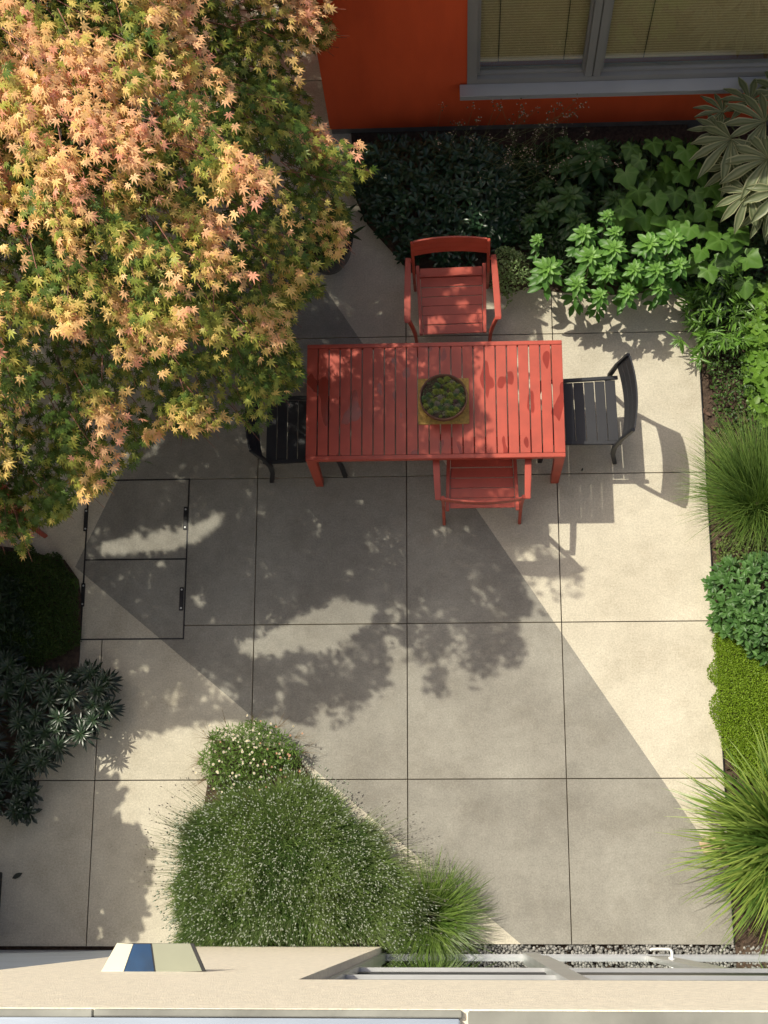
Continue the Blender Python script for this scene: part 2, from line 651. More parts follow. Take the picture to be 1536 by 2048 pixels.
def mat_glass(name, tint=(.02, .025, .025), rough=.0):
    m, t, b = newmat(name)
    N = t.nodes
    gl = N.new('ShaderNodeBsdfGlossy')
    gl.inputs['Roughness'].default_value = rough
    gl.inputs['Color'].default_value = (.9, .93, .92, 1)
    tr = N.new('ShaderNodeBsdfTransparent')
    tr.inputs['Color'].default_value = (.96, .97, .95, 1)
    fr = N.new('ShaderNodeFresnel')
    ge = N.new('ShaderNodeNewGeometry')
    mm = N.new('ShaderNodeMapRange')
    mm.inputs['To Min'].default_value = 1.55
    mm.inputs['To Max'].default_value = 1 / 1.55
    t.links.new(ge.outputs['Backfacing'], mm.inputs['Value'])
    t.links.new(mm.outputs[0], fr.inputs['IOR'])
    mu = N.new('ShaderNodeMath')
    mu.operation = 'MULTIPLY_ADD'
    mu.inputs[1].default_value = 1.5
    mu.inputs[2].default_value = .05
    t.links.new(fr.outputs[0], mu.inputs[0])
    ms = N.new('ShaderNodeMixShader')
    t.links.new(mu.outputs[0], ms.inputs[0])
    t.links.new(tr.outputs[0], ms.inputs[1])
    t.links.new(gl.outputs[0], ms.inputs[2])
    t.links.new(ms.outputs[0], N['Material Output'].inputs[0])
    return m


M['glass'] = mat_glass('window_glass')


def mat_blind():
    m, t, b = newmat('woven_blind')
    N = t.nodes
    L = t.links.new
    co = N.new('ShaderNodeTexCoord')
    w = N.new('ShaderNodeTexWave')
    w.bands_direction = 'Z'
    w.inputs['Scale'].default_value = 9
    w.inputs['Distortion'].default_value = 1.2
    w.inputs['Detail'].default_value = 3
    w.inputs['Detail Scale'].default_value = 3
    L(co.outputs['Object'], w.inputs['Vector'])
    r = N.new('ShaderNodeValToRGB')
    r.color_ramp.elements[0].color = (.46, .37, .19, 1)
    r.color_ramp.elements[1].color = (.74, .62, .38, 1)
    L(w.outputs[0], r.inputs[0])
    L(r.outputs[0], b.inputs['Base Color'])
    b.inputs['Roughness'].default_value = .8
    return m


M['blind'] = mat_blind()

# ================================================================== GROUND
gb = MB()
gb.add([(-300, -300, -.06), (300, -300, -.06), (300, 300, -.06), (-300, 300, -.06)], [(0, 1, 2, 3)])
tag(gb.build('ground', M['soil']), 'dark garden soil under beds and paving', kind='structure')

S = 1.21
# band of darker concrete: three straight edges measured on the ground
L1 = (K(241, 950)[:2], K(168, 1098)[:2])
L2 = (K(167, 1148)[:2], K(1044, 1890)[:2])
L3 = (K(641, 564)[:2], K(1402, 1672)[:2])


def clip(poly, a, b, keep_left):
    out = []
    n = len(poly)

    def side(p):
        v = (b[0] - a[0]) * (p[1] - a[1]) - (b[1] - a[1]) * (p[0] - a[0])
        return v if keep_left else -v

    for i in range(n):
        p, q = poly[i], poly[(i + 1) % n]
        sp, sq = side(p), side(q)
        if sp >= 0: out.append(p)
        if (sp >= 0) != (sq >= 0):
            t = sp / (sp - sq)
            out.append((p[0] + (q[0] - p[0]) * t, p[1] + (q[1] - p[1]) * t))
    return out


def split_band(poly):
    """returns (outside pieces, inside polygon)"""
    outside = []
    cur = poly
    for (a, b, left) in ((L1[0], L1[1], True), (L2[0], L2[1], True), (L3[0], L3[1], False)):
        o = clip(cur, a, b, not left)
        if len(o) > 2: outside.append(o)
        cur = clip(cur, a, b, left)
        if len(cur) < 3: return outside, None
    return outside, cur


XR = 4.815          # right edge of the paving
pav = MB()
fm = []
g = .0042
hx0, hx1 = -.175, .650
hy0, hym, hy1 = 2.315, 2.963, 3.630


def slab_rects():
    out = []
    for i in range(-3, 4):
        for j in range(0, 7):
            x0, x1 = i * S + g, (i + 1) * S - g
            y0, y1 = j * S + g, (j + 1) * S - g
            if i == 3: x1 = XR
            if j == 0: y0 = -.02 if i < 1 else 0.0
            if j == 6: y1 = 8.9
            if j == 4: pass
            out.append([x0, x1, y0, y1])
    return out


# the hatch interrupts the slab grid: cut its rectangle out of the slabs
def cut(rects, hx0, hx1, hy0, hy1):
    out = []
    for x0, x1, y0, y1 in rects:
        if x1 <= hx0 or x0 >= hx1 or y1 <= hy0 or y0 >= hy1:
            out.append((x0, x1, y0, y1))
            continue
        if x0 < hx0: out.append((x0, hx0, y0, y1))
        if x1 > hx1: out.append((hx1, x1, y0, y1))
        a, b = max(x0, hx0), min(x1, hx1)
        if y0 < hy0: out.append((a, b, y0, hy0))
        if y1 > hy1: out.append((a, b, hy1, y1))
    return out


rects = cut(slab_rects(), hx0 - .006, hx1 + .006, hy0 - .006, hy1 + .006)
# planting bed against the orange house and beside the lavender are cut out later by soil sheets on top


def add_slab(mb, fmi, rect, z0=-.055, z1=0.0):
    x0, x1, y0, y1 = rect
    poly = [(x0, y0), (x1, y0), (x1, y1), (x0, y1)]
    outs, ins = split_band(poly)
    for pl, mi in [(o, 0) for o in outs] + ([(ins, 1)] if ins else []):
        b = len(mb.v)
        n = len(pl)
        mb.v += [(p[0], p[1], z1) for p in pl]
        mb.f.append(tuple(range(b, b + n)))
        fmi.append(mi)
    # sides of the slab
    b = len(mb.v)
    mb.v += [(p[0], p[1], z1) for p in poly] + [(p[0], p[1], z0) for p in poly]
    for k in range(4):
        mb.f.append((b + k, b + 4 + k, b + 4 + (k + 1) % 4, b + (k + 1) % 4))
        fmi.append(0)


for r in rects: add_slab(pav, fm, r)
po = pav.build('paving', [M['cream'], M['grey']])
po.data.polygons.foreach_set('material_index', fm)
tag(po, 'cast concrete courtyard paving, cream with a darker diagonal band', kind='structure')
jt = MB()
jt.add([(-3.63, 0.001, -.022), (XR - .002, 0.001, -.022), (XR - .002, 8.9, -.022), (-3.63, 8.9, -.022)], [(0, 1, 2, 3)])
tag(jt.build('paving_joint', M['joint']), 'dark joint bed between the paving slabs', kind='structure')

# ---- access hatch
hroot = thing('access_hatch', ((hx0 + hx1) / 2, (hy0 + hy1) / 2, 0), 'concrete-filled floor hatch of two leaves with black steel edges, left of the table', 'floor hatch')
hc = np.array(hroot.location)
for (a, b) in ((hy0 + .006, hym - .006), (hym + .006, hy1 - .006)):
    lm = MB()
    lf = []
    add_slab(lm, lf, (hx0 + .007, hx1 - .007, a, b), -.05, .0)
    lm.v = [(x - hc[0], y - hc[1], z) for x, y, z in lm.v]
    lo = lm.build('hatch_leaf', [M['cream'], M['grey']], hroot)
    lo.data.polygons.foreach_set('material_index', lf)
fr = MB()
t_ = .011
for x in (hx0, hx1): fr.box(x - t_ / 2 - hc[0], x + t_ / 2 - hc[0], hy0 - t_ / 2 - hc[1], hy1 + t_ / 2 - hc[1], -.05, .003)
for y in (hy0, hym, hy1): fr.box(hx0 + t_ / 2 - hc[0], hx1 - t_ / 2 - hc[0], y - t_ / 2 - hc[1], y + t_ / 2 - hc[1], -.05, .003)
fr.build('steel_frame', M['steel_dark'], hroot)
for (px, py) in ((172, 1040), (371, 1037), (363, 1198), (166, 1190)):
    p = K(px, py)
    hb = MB()
    hb.box(p[0] - .016 - hc[0], p[0] + .016 - hc[0], p[1] - .095 - hc[1], p[1] + .095 - hc[1], .0005, .009)
    hg = hb.build('hinge', M['steel_dark'], hroot, bevel=.002)
    for s in (-1, 1):
        sc2 = MB()
        sc2.lathe([(.0, .0105), (.006, .0105), (.008, .009)], 10, (p[0] - hc[0], p[1] + s * .075 - hc[1]))
        sc2.build('screw', M['alu'], hg)

# ---- planting soil sheets (4 mm steps above the paving are real soil beds)
BED_TOP = [K(x, y)[:2] for x, y in ((705, 300), (712, 400), (735, 450), (775, 495), (820, 545), (870, 560), (960, 565), (1010, 590), (1060, 575), (1120, 585), (1220, 590), (1300, 585), (1345, 575), (1370, 600), (1400, 640))] + [(XR + .02, 4.9), (XR + .02, 6.733), (1.95, 6.733)]


def sheet(name, poly, z, mat, label):
    mb = MB()
    n = len(poly)
    mb.v = [(p[0], p[1], z) for p in poly] + [(p[0], p[1], -.05) for p in poly]
    mb.f = [tuple(range(n))] + [(k, k + n, (k + 1) % n + n, (k + 1) % n) for k in range(n)]
    o = mb.build(name, mat)
    bm = bmesh.new(); bm.from_mesh(o.data)
    bmesh.ops.recalc_face_normals(bm, faces=bm.faces)
    bmesh.ops.triangulate(bm, faces=[f for f in bm.faces if len(f.verts) > 4])
    bm.to_mesh(o.data); bm.free()
    return tag(o, label, kind='structure')


sheet('planting_bed', BED_TOP, .012, M['soil'], 'soil of the bed below the orange wall')
sheet('planting_bed', [(XR + .012, -.12), (14, -.12), (14, 6.70), (XR + .022, 6.70)], -.01, M['soil'], 'soil of the bed along the right edge of the paving')
BED_C = [K(x, y)[:2] for x, y in ((430, 1480), (590, 1500), (640, 1590), (760, 1700), (900, 1830), (940, 1885), (380, 1885), (385, 1700), (410, 1600))]
sheet('planting_bed', BED_C, .012, M['soil'], 'soil under the lavender between paving and tan wall')
BED_L = [K(x, y)[:2] for x, y in ((130, 1120), (158, 1160), (163, 1200), (160, 1310), (150, 1400), (130, 1480), (70, 1540), (40, 1620), (-30, 1640))] + [(-3.5, 1.0), (-3.5, 3.4), tuple(K(20, 1095)[:2])]
sheet('planting_bed', BED_L, .012, M['soil'], 'soil of the bed at the left edge of the paving')

# ================================================================== ORANGE HOUSE
YW = 6.722
HB = 3.15
hs = thing('orange_house', (6.0, YW + 3, 0), 'orange-red stucco house with a wide grey-framed window above the planted bed', 'house')
ho = np.array([6.0, YW + 3, 0])
X0 = 1.775
wx0, wx1 = 2.95, 7.4        # window opening
wz0, wz1 = .74, 2.35


def hbox(mb, x0, x1, y0, y1, z0, z1): mb.box(x0 - ho[0], x1 - ho[0], y0 - ho[1], y1 - ho[1], z0, z1)


w = MB()
hbox(w, X0, wx0, YW, YW + 6, .10, HB)
hbox(w, wx1, 11.0, YW, YW + 6, .10, HB)
hbox(w, wx0, wx1, YW, YW + .25, .10, wz0)
hbox(w, wx0, wx1, YW, YW + .25, wz1, HB)
hbox(w, wx0, wx1, YW + .9, YW + 6, .10, HB)
w.build('wall', M['orange'], hs)
w = MB()
hbox(w, X0 + .012, 11.0, YW + .012, YW + 6, -.05, .10)
w.build('plinth', M['plinth'], hs)
w = MB()
hbox(w, X0 - .05, 11.1, YW - .05, YW + 6, HB, HB + .08)
w.build('roof', M['bluemetal'], hs)
wf = MB()
fy0, fy1 = YW - .012, YW + .09
hbox(wf, wx0, wx0 + .082, fy0, fy1, wz0, wz1)
hbox(wf, wx0 + .082, wx1, fy0, fy1, wz0, wz0 + .10)
hbox(wf, wx0 + .082, wx1, fy0, fy1, wz1 - .1, wz1)
for cx in (3.955, 5.9):
    hbox(wf, cx - .062, cx - .004, fy0, fy1, wz0 + .10, wz1 - .1)
    hbox(wf, cx + .004, cx + .062, fy0, fy1, wz0 + .10, wz1 - .1)
    hbox(wf, cx - .004, cx + .004, fy0 + .02, fy1, wz0 + .10, wz1 - .1)
# inner stepped bead
for (a, b) in ((wx0 + .082, 3.893), (4.017, 5.838), (5.962, wx1)):
    hbox(wf, a, b, fy0 + .035, fy1, wz0 + .10, wz0 + .128)
    hbox(wf, a, a + .022, fy0 + .035, fy1, wz0 + .128, wz1 - .1)
    hbox(wf, b - .022, b, fy0 + .035, fy1, wz0 + .128, wz1 - .1)
wfo = wf.build('window_frame', M['frame'], hs, bevel=.003)
for (a, b) in ((wx0 + .104, 3.871), (4.039, 5.816), (5.984, wx1)):
    gp = MB()
    hbox(gp, a, b, YW + .05, YW + .056, wz0 + .128, wz1 - .1)
    gp.build('pane', M['glass'], wfo)
    bl = MB()
    hbox(bl, a - .01, b + .01, YW + .11, YW + .114, wz0 + .175, wz1)
    hbox(bl, a - .01, b + .01, YW + .105, YW + .118, wz0 + .165, wz0 + .185)
    bo = bl.build('blind', M['blind'], wfo)
    cd = MB()
    for fx in (.18, .82):
        cd = MB()
        cx = a + (b - a) * fx
        cd.tube([(cx - ho[0], YW + .1 - ho[1], wz0 + .17), (cx - ho[0], YW + .1 - ho[1], wz1)], .003, 5)
        cd.build('blind_cord', M['steel_dark'], bo)
sl_ = MB()
hbox(sl_, wx0 - .06, wx1 + .06, YW - .125, YW - .013, .750, .774)
hbox(sl_, wx0 - .06, wx1 + .06, YW - .125, YW - .119, .713, .750)
hbox(sl_, wx0, wx1, YW + .001, YW + .09, .70, .739)
sl_.build('window_sill', M['sill'], hs, bevel=.003)

# pale wall seen between the maple and the corner of the orange house
pw = MB()
pw.box(-4.0, X0 - .02, 9.3, 9.5, -.05, 2.2)
tag(pw.build('garden_wall', M['plinth']), 'pale garden wall behind the maple, beyond the corner of the orange house', 'wall')

# ================================================================== TAN HOUSE (the one the camera looks down)
YT = -.018
th = thing('tan_house', (3, -3, 0), 'tan stucco house front with a glazed garden door, along the bottom edge', 'house')
to = np.array([3.0, -3.0, 0])


def tbox(mb, x0, x1, y0, y1, z0, z1): mb.box(x0 - to[0], x1 - to[0], y0 - to[1], y1 - to[1], z0, z1)


ZH, ZT = 5.84, 7.55
w = MB()
tbox(w, .865, 2.229, YT - .30, YT, -.05, ZH)          # pier
tbox(w, -3.6, 9.0, YT - .30, YT, ZH, ZT)              # wall band above the openings
tbox(w, -3.6, -2.2, YT - .30, YT, -.05, ZH)
tbox(w, 7.2, 9.0, YT - .30, YT, -.05, ZH)
w.build('wall', M['tan'], th)
w = MB()
tbox(w, -2.2, .865, YT - .30, YT - .03, -.05, ZH)
w.build('white_panel', M['bluemetal'], th)
w = MB()
tbox(w, -3.6, 9.0, -6, YT - 1.2, -.05, 9.2)
w.build('back_wall', M['tan'], th)
# ledge on top of the wall band
w = MB()
tbox(w, -3.6, 1.9, YT - .021, YT - .003, ZT, ZT + .02)
w.build('coping', M['stonecap'], th, bevel=.002)
w = MB()
tbox(w, 1.904, 2.82, YT - .019, YT - .002, ZT, ZT + .022)
w.build('coping', M['stonecap'], th, bevel=.002)
w = MB()
tbox(w, -3.6, 2.815, YT - 1.2, YT - .0215, ZT - .01, ZT + .03)
w.build('ledge_flashing', M['bluemetal'], th, bevel=.003)
w = MB()
tbox(w, 2.835, 9.0, YT - 1.2, YT - .004, ZT, ZT + .02)
w.build('metal_cap', M['stonecap'], th, bevel=.003)

# glazing in the right opening
YG = -.095
gf = MB()
post = (3.265, 3.365)
tbox(gf, post[0], post[1], YG - .04, -.055, -.02, ZH)
tbox(gf, 2.229, 2.262, YG - .04, -.060, -.02, ZH)
for (a, b) in ((2.262, post[0]), (post[1], 7.2)):
    tbox(gf, a, b, YG - .04, -.070, -.02, .05)
    for (z0, z1) in ((2.93, 2.99), (3.93, 3.99), (5.70, 5.83)):
        tbox(gf, a, b, YG - .04, -.070, z0, z1)
gfo = gf.build('window_frame', M['alu'], th, bevel=.002)
gk = MB()  # black strips added in place of the shaded seam above each bar
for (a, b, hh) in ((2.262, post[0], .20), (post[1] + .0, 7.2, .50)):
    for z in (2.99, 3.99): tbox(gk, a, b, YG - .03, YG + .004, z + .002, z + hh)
gk.build('dark_seam', M['black'], gfo)
for (a, b) in ((2.262, post[0]), (post[1], 7.2)):
    for (z0, z1) in ((.05, 2.93), (3.19, 3.93), (4.19, 5.70)):
        if a > 3.3 and z0 < 1: continue
        gp = MB()
        tbox(gp, a, b, YG - .006, YG, z0 if z0 < 1 or a < 3 else z0 + .31, z1)
        gp.build('pane', M['glass'], gfo)
# two door leaves right of the post
for (a, b) in ((post[1] + .004, 4.235), (4.243, 5.15), (5.158, 7.2)):
    dm = MB()
    tbox(dm, a, a + .075, YG - .03, YG + .018, .053, 2.92)
    tbox(dm, b - .075, b, YG - .03, YG + .018, .053, 2.92)
    tbox(dm, a + .075, b - .075, YG - .03, YG + .018, .053, .11)
    tbox(dm, a + .075, b - .075, YG - .03, YG + .018, 2.85, 2.92)
    do = dm.build('door', M['alu'], th, bevel=.002)
    gp = MB()
    tbox(gp, a + .075, b - .075, YG - .006, YG, .11, 2.85)
    gp.build('pane', M['glass'], do)
    if b == 4.235:
        hd = MB()
        hp = K(1345, 1932, 1.05)
        hx = hp[0]
        y0 = YG + .018
        hd.tube([(hx - to[0], y0 - to[1], 1.05), (hx - to[0], y0 + .008 - to[1], 1.05)], .024, 16)
        hd.tube([(hx - to[0], y0 + .008 - to[1], 1.05), (hx - to[0], y0 + .05 - to[1], 1.05), (hx - .008 - to[0], y0 + .062 - to[1], 1.05), (hx - .02 - to[0], y0 + .066 - to[1], 1.05), (hx - .13 - to[0], y0 + .066 - to[1], 1.05), (hx - .145 - to[0], y0 + .058 - to[1], 1.05)], .0115, 10)
        hd.tube([(hx - to[0], y0 - to[1], .95), (hx - to[0], y0 + .014 - to[1], .95)], .014, 12)
        hd.build('handle', M['chrome'], do, smooth=False)
rm = MB()
tbox(rm, 2.229, 7.2, -1.2, YG - .6, -.05, .0)
rm.build('room_floor', M['steel_dark'], th)

# wall lamp : half-hexagon wedge with three top facets
lz = 5.12
ll, lr = K(201, 1945, lz), K(410, 1943, lz)
tl, tr_ = K(235, 1886, lz), K(385, 1887, lz)
lamp = thing('wall_lamp', (1.56, YT, lz - .2), 'wedge-shaped outdoor wall lamp with cream, blue and grey glass facets on the tan wall', 'wall lamp')
lo_ = np.array([1.56, YT, lz - .2])
ycut = YT + .003


def lp(px, py, z): return K(px, py, z) - lo_


M['lampcream'] = mat_simple('cream_enamel', (.66, .62, .48), .3, var=.03)
M['lampblue'] = mat_simple('blue_glass', (.008, .045, .12), .12, var=.35, scale=8, coat=.6)
M['lampgrey'] = mat_simple('grey_green_enamel', (.27, .28, .21), .3, var=.05)


def quadprism(mb, q, h=.010):
    q = [np.array(p) for p in q]
    b = len(mb.v)
    mb.v += [tuple(p) for p in q] + [tuple(p - np.array([0, 0, h])) for p in q]
    mb.f += [(b, b + 1, b + 2, b + 3), (b + 7, b + 6, b + 5, b + 4)] + [(b + k, b + 4 + k, b + 4 + (k + 1) % 4, b + (k + 1) % 4) for k in range(4)]


mb = MB(); quadprism(mb, [lp(202, 1943, lz), lp(246, 1945, lz), lp(266, 1888, lz), lp(234, 1886, lz)]); mb.build('cream_facet', M['lampcream'], lamp)
mb = MB(); quadprism(mb, [lp(247, 1946, lz), lp(309, 1946, lz), lp(301, 1888, lz), lp(267, 1888, lz)]); mb.build('blue_facet', M['lampblue'], lamp)
mb = MB(); quadprism(mb, [lp(312, 1945, lz), lp(404, 1942, lz), lp(380, 1887, lz), lp(304, 1887, lz)]); mb.build('grey_facet', M['lampgrey'], lamp)
mb = MB()
quadprism(mb, [lp(404.6, 1942, lz), lp(411, 1942, lz), lp(387, 1887, lz), lp(380.6, 1887, lz)], .012)
mb.build('edge_trim', M['steel_dark'], lamp)
mb = MB()
quadprism(mb, [lp(309.5, 1946, lz), lp(311.5, 1946, lz), lp(303.6, 1887, lz), lp(301.5, 1887, lz)], .012)
mb.build('edge_trim', M['steel_dark'], lamp)
mb = MB()
b0 = [lp(202, 1943, lz), lp(411, 1942, lz), lp(387, 1887, lz), lp(234, 1886, lz)]
b1 = [np.array([p[0] * .82, p[1] * (.2 if p[1] > .04 else 1), .0]) for p in b0]
vs = [p - np.array([0, 0, .013]) for p in b0] + b1
mb.add(vs, [(0, 1, 2, 3), (7, 6, 5, 4), (0, 4, 5, 1), (1, 5, 6, 2), (2, 6, 7, 3), (3, 7, 4, 0)])
mb.build('housing', M['steel_dark'], lamp)

# gravel strip
gr = Foliage()
n = 2600
gx = rng.uniform(1.6, 7.1, n)
gy = rng.uniform(-.088, -.004, n)
gz = rng.uniform(-.045, -.010, n)
ico = np.array([(0, 0, 1), (.9, 0, .3), (.25, .85, .35), (-.75, .5, .3), (-.7, -.55, .35), (.3, -.85, .3), (0, 0, -.9)], float) * .5
icf = np.array([(0, 1, 2), (0, 2, 3), (0, 3, 4), (0, 4, 5), (0, 5, 1), (6, 2, 1), (6, 3, 2), (6, 4, 3), (6, 5, 4), (6, 1, 5)])
gc = rng.uniform(.12, .34, (n, 1)) * np.array([[1, .98, .92]])
gr.leaves((ico, {3: icf}, np.zeros(7)), np.stack([gx, gy, gz], 1), rdir(n, .0) + rng.normal(0, .3, (n, 3)), rng.normal(0, .4, (n, 3)) + [0, 0, 1], rng.uniform(.018, .036, n), gc)
M['pebble'] = mat_leaf('pebble', .7, 0.0, .3)
tag(gr.build('gravel', M['pebble']), 'grey gravel strip along the glazed door', kind='stuff')

# ================================================================== TABLE
tx0, tx1, ty0, ty1, tz = 1.678, 3.648, 3.543, 4.486, .74
tc = np.array([(tx0 + tx1) / 2, (ty0 + ty1) / 2, 0])
table = thing('garden_table', tuple(tc), 'long red slatted metal garden table in the middle of the paving', 'table')
hw, hd_ = (tx1 - tx0) / 2, (ty1 - ty0) / 2
ns = 23
sp = 2 * hw / ns
for k in range(ns):
    s_ = MB()
    x0 = -hw + k * sp + .0045
    s_.box(x0 if k else -hw, (x0 + sp - .009) if k < ns - 1 else hw, -hd_ + .036, hd_ - .036, tz - .018, tz)
    s_.build('slat', M['redwet'], table, bevel=.0025)
for s in (-1, 1):
    rl = MB()
    rl.box(-hw, hw, min(s * hd_, s * (hd_ - .034)), max(s * hd_, s * (hd_ - .034)), tz - .045, tz + .0015)
    rl.build('rail', M['red'], table, bevel=.003)
for s in (-1, 1):
    ap = MB()
    ap.box(min(s * hw, s * (hw - .03)), max(s * hw, s * (hw - .03)), -hd_ + .036, hd_ - .036, tz - .06, tz - .020)
    ap.build('end_bar', M['red'], table)
for x in (-.5, 0, .5):
    ap = MB()
    ap.box(x - .015, x + .015, -hd_ + .036, hd_ - .036, tz - .045, tz - .020)
    ap.build('crossbar', M['red'], table)
for sx in (-1, 1):
    for sy in (-1, 1):
        lg = MB()
        x, y = sx * (hw - .04), sy * (hd_ - .035)
        lg.bar([(x, y, 0), (x, y, tz - .046)], [.062, .078], [.055, .066], up=(0, 1, 0))
        lg.build('leg', M['red'], table, bevel=.003)

# ================================================================== CHAIRS  (front is +y)


def curved_slat(mb, halfw, y0, z0, y1, z1, bulge, th=.012, n=14):
    """slat between lower line (y0,z0) and upper line (y1,z1), bowed back by bulge"""
    vs = []
    for i in range(n + 1):
        u = -1 + 2 * i / n
        dy = -bulge * (1 - u * u)
        for (yy, zz) in ((y0, z0), (y1, z1)):
            vs.append((u * halfw, yy + dy, zz))
            vs.append((u * halfw, yy + dy - th, zz))
    fs = []
    for i in range(n):
        a = 4 * i
        b = a + 4
        fs += [(a, b, b + 2, a + 2), (a + 1, a + 3, b + 3, b + 1), (a + 2, b + 2, b + 3, a + 3), (a, a + 1, b + 1, b)]
    fs += [(0, 2, 3, 1), (4 * n, 4 * n + 1, 4 * n + 3, 4 * n + 2)]
    mb.add(vs, fs)


def chair(loc, rz, mat, label, arms, group):
    lean = 0.0 if arms else .03
    t = thing('armchair' if arms else 'side_chair', loc, label, 'chair', group, rz)
    hwb, hwf = .285, .268
    yb, yf = -.27, .31
    zs = .435
    n = 7
    st = (yf - yb) / n
    for k in range(n):
        ya = yb + k * st + .003
        yb2 = yb + (k + 1) * st - .003
        wa = hwb + (hwf - hwb) * (k + .5) / n - .034
        u = (k + .5) / n
        z = zs - .018 * math.sin(math.pi * min(1, u * 1.25)) + .004 * u
        if k == n - 1: z -= .004
        s_ = MB()
        s_.box(-wa, wa, ya, yb2, z - .010, z)
        s_.build('seat_slat', mat, t, bevel=.002)
    for s in (-1, 1):
        r = MB()
        r.bar([(s * (hwb - .016), yb - .02, zs - .006), (s * (hwb - .016), yb, zs - .006), (s * (hwf - .016), yf, zs - .004)], .028, .026)
        r.build('seat_rail', mat, t, bevel=.003)
        # rear leg runs on into the back frame
        rlg = MB()
        xb = s * .300
        rlg.bar([(xb, -.275, 0), (xb, -.235, .25), (xb, -.232, .42), (xb, -.262 - lean * .1, .62), (xb, -.300 - lean, .845)], [.024] * 5, [.034, .036, .038, .034, .028], up=(0, 1, 0))
        rlg.build('rear_leg', mat, t, bevel=.003)
        if arms:
            fl = MB()
            fl.bar([(s * .292, .315, 0), (s * .295, .305, .25), (s * .300, .295, .40), (s * .318, .285, .52), (s * .345, .262, .615), (s * .352, .235, .640)], .024, [.036, .036, .036, .034, .032, .030], up=(0, 1, 0))
            fl.build('front_leg', mat, t, bevel=.003)
            am = MB()
            am.bar([(s * .338, -.262, .648), (s * .345, -.1, .656), (s * .352, .1, .657), (s * .356, .27, .652), (s * .356, .292, .646)], [.044, .050, .052, .050, .044], .012)
            am.build('arm', mat, t, bevel=.004)
            am = MB()
            am.bar([(s * .300, -.255, .60), (s * .330, -.240, .640)], .02, .02)
            am.build('arm_bracket', mat, t)
        else:
            fl = MB()
            fl.bar([(s * .268, .325, 0), (s * .262, .315, .25), (s * .258, .300, .43)], .024, .036, up=(0, 1, 0))
            fl.build('front_leg', mat, t, bevel=.003)
    zl = [(.665, .722), (.726, .784), (.788, .850)] if arms else [(.625, .697), (.701, .772), (.776, .850)]
    y_at = lambda z: -.262 - (z - .62) / .225 * (.038 + lean) - lean * .1
    for a, b in zl:
        bs = MB()
        curved_slat(bs, .288, y_at(a), a, y_at(b), b, .028 if arms else .035)
        bs.build('back_slat', mat, t, smooth=False)
    for hh, yy in ((.27, -.20), (.255, .26)):
        cr = MB()
        cr.bar([(-hh, yy, zs - .03), (hh, yy, zs - .03)], .02, .02)
        cr.build('crossbar', mat, t)
    return t


grp = 'chairs set around the red table'
chair((2.805, 4.99, 0), math.pi + .02, M['red'], 'red slatted armchair at the far long side of the table, back against the shrubs', True, grp)
chair((3.02, 3.505, 0), 0.0, M['red'], 'red slatted armchair pushed under the near long side of the table', True, grp)
chair((3.815, 4.01, 0), math.pi / 2 + .02, M['black'], 'charcoal armless chair standing in the sun at the right end of the table', False, grp)
chair((1.60, 3.90, 0), -math.pi / 2, M['black'], 'charcoal armless chair in deep shade at the left end of the table', False, grp)
chair((-.93, 3.24, 0), -1.0, M['red'], 'red armchair mostly hidden under the maple, only one arm showing', True, 'red armchairs')

# ---- bowl of succulents on a mat
mc = K(887, 803, tz)
mt = MB()
mt.box(-.195, .195, -.185, .185, 0, .008)
mo = mt.build('table_mat', M['mat'], None, bevel=.003)
mo.location = (mc[0], mc[1], tz + .0015)
tag(mo, 'square straw-coloured mat under the succulent bowl', 'mat')
bc = K(887, 793, .90)
bowl = thing('succulent_bowl', (bc[0], bc[1], tz + .0095), 'round brown bowl of small succulents on the red table', 'planter')
bz = .15
bb = MB()
bb.lathe([(0, .0), (.12, .0), (.155, .03), (.178, .09), (.183, bz), (.176, bz + .001), (.170, bz - .01), (.168, bz - .045), (0, bz - .045)], 48)
bb.build('bowl', M['pot'], bowl, smooth=True)
so = MB()
so.lathe([(0, bz - .028), (.10, bz - .030), (.168, bz - .036)], 32)
so.build('soil', M['soil'], bowl)
sf = Foliage()
B0 = np.array(bowl.location)
for k in range(95):
    r = .155 * math.sqrt(random.random())
    a = random.uniform(0, 2 * math.pi)
    c = B0 + [r * math.cos(a), r * math.sin(a), bz - .03]
    rs = random.uniform(.014, .030)
    q = random.random()
    xx = math.cos(a) * r
    if q < .42: cl, c2 = (.20, .26, .045), (.34, .36, .09)
    elif q < .7: cl, c2 = (.07, .14, .05), (.15, .22, .10)
    elif q < .9: cl, c2 = (.25, .22, .18), (.34, .30, .24)
    else: cl, c2 = (.10, .055, .06), (.16, .10, .09)
    m = 9
    for ring, (el, f) in enumerate(((.25, 1.0), (.75, .8), (1.6, .5))):
        an = np.arange(m) * 2 * np.pi / m + ring * .35 + a
        d = np.stack([np.cos(an), np.sin(an), np.full(m, el)], 1)
        sf.leaves(t_oval(.5, .12), np.tile(c + [0, 0, ring * rs * .25], (m, 1)), d, np.tile([0, 0, 1.0], (m, 1)), rs * f * 1.1, cl, c2)
n = 240
r = .16 * np.sqrt(rng.uniform(0, 1, n)); a = rng.uniform(0, 6.28, n)
sf.leaves(T_OVAL, B0 + np.stack([r * np.cos(a), r * np.sin(a), np.full(n, bz - .02)], 1), rdir(n, .8), np.tile([0, 0, 1.], (n, 1)), rng.uniform(.008, .018, n), np.array([.12, .16, .06]) * rng.uniform(.6, 1.6, (n, 1)))
sf.build('succulents', M['leafwax'], bowl)

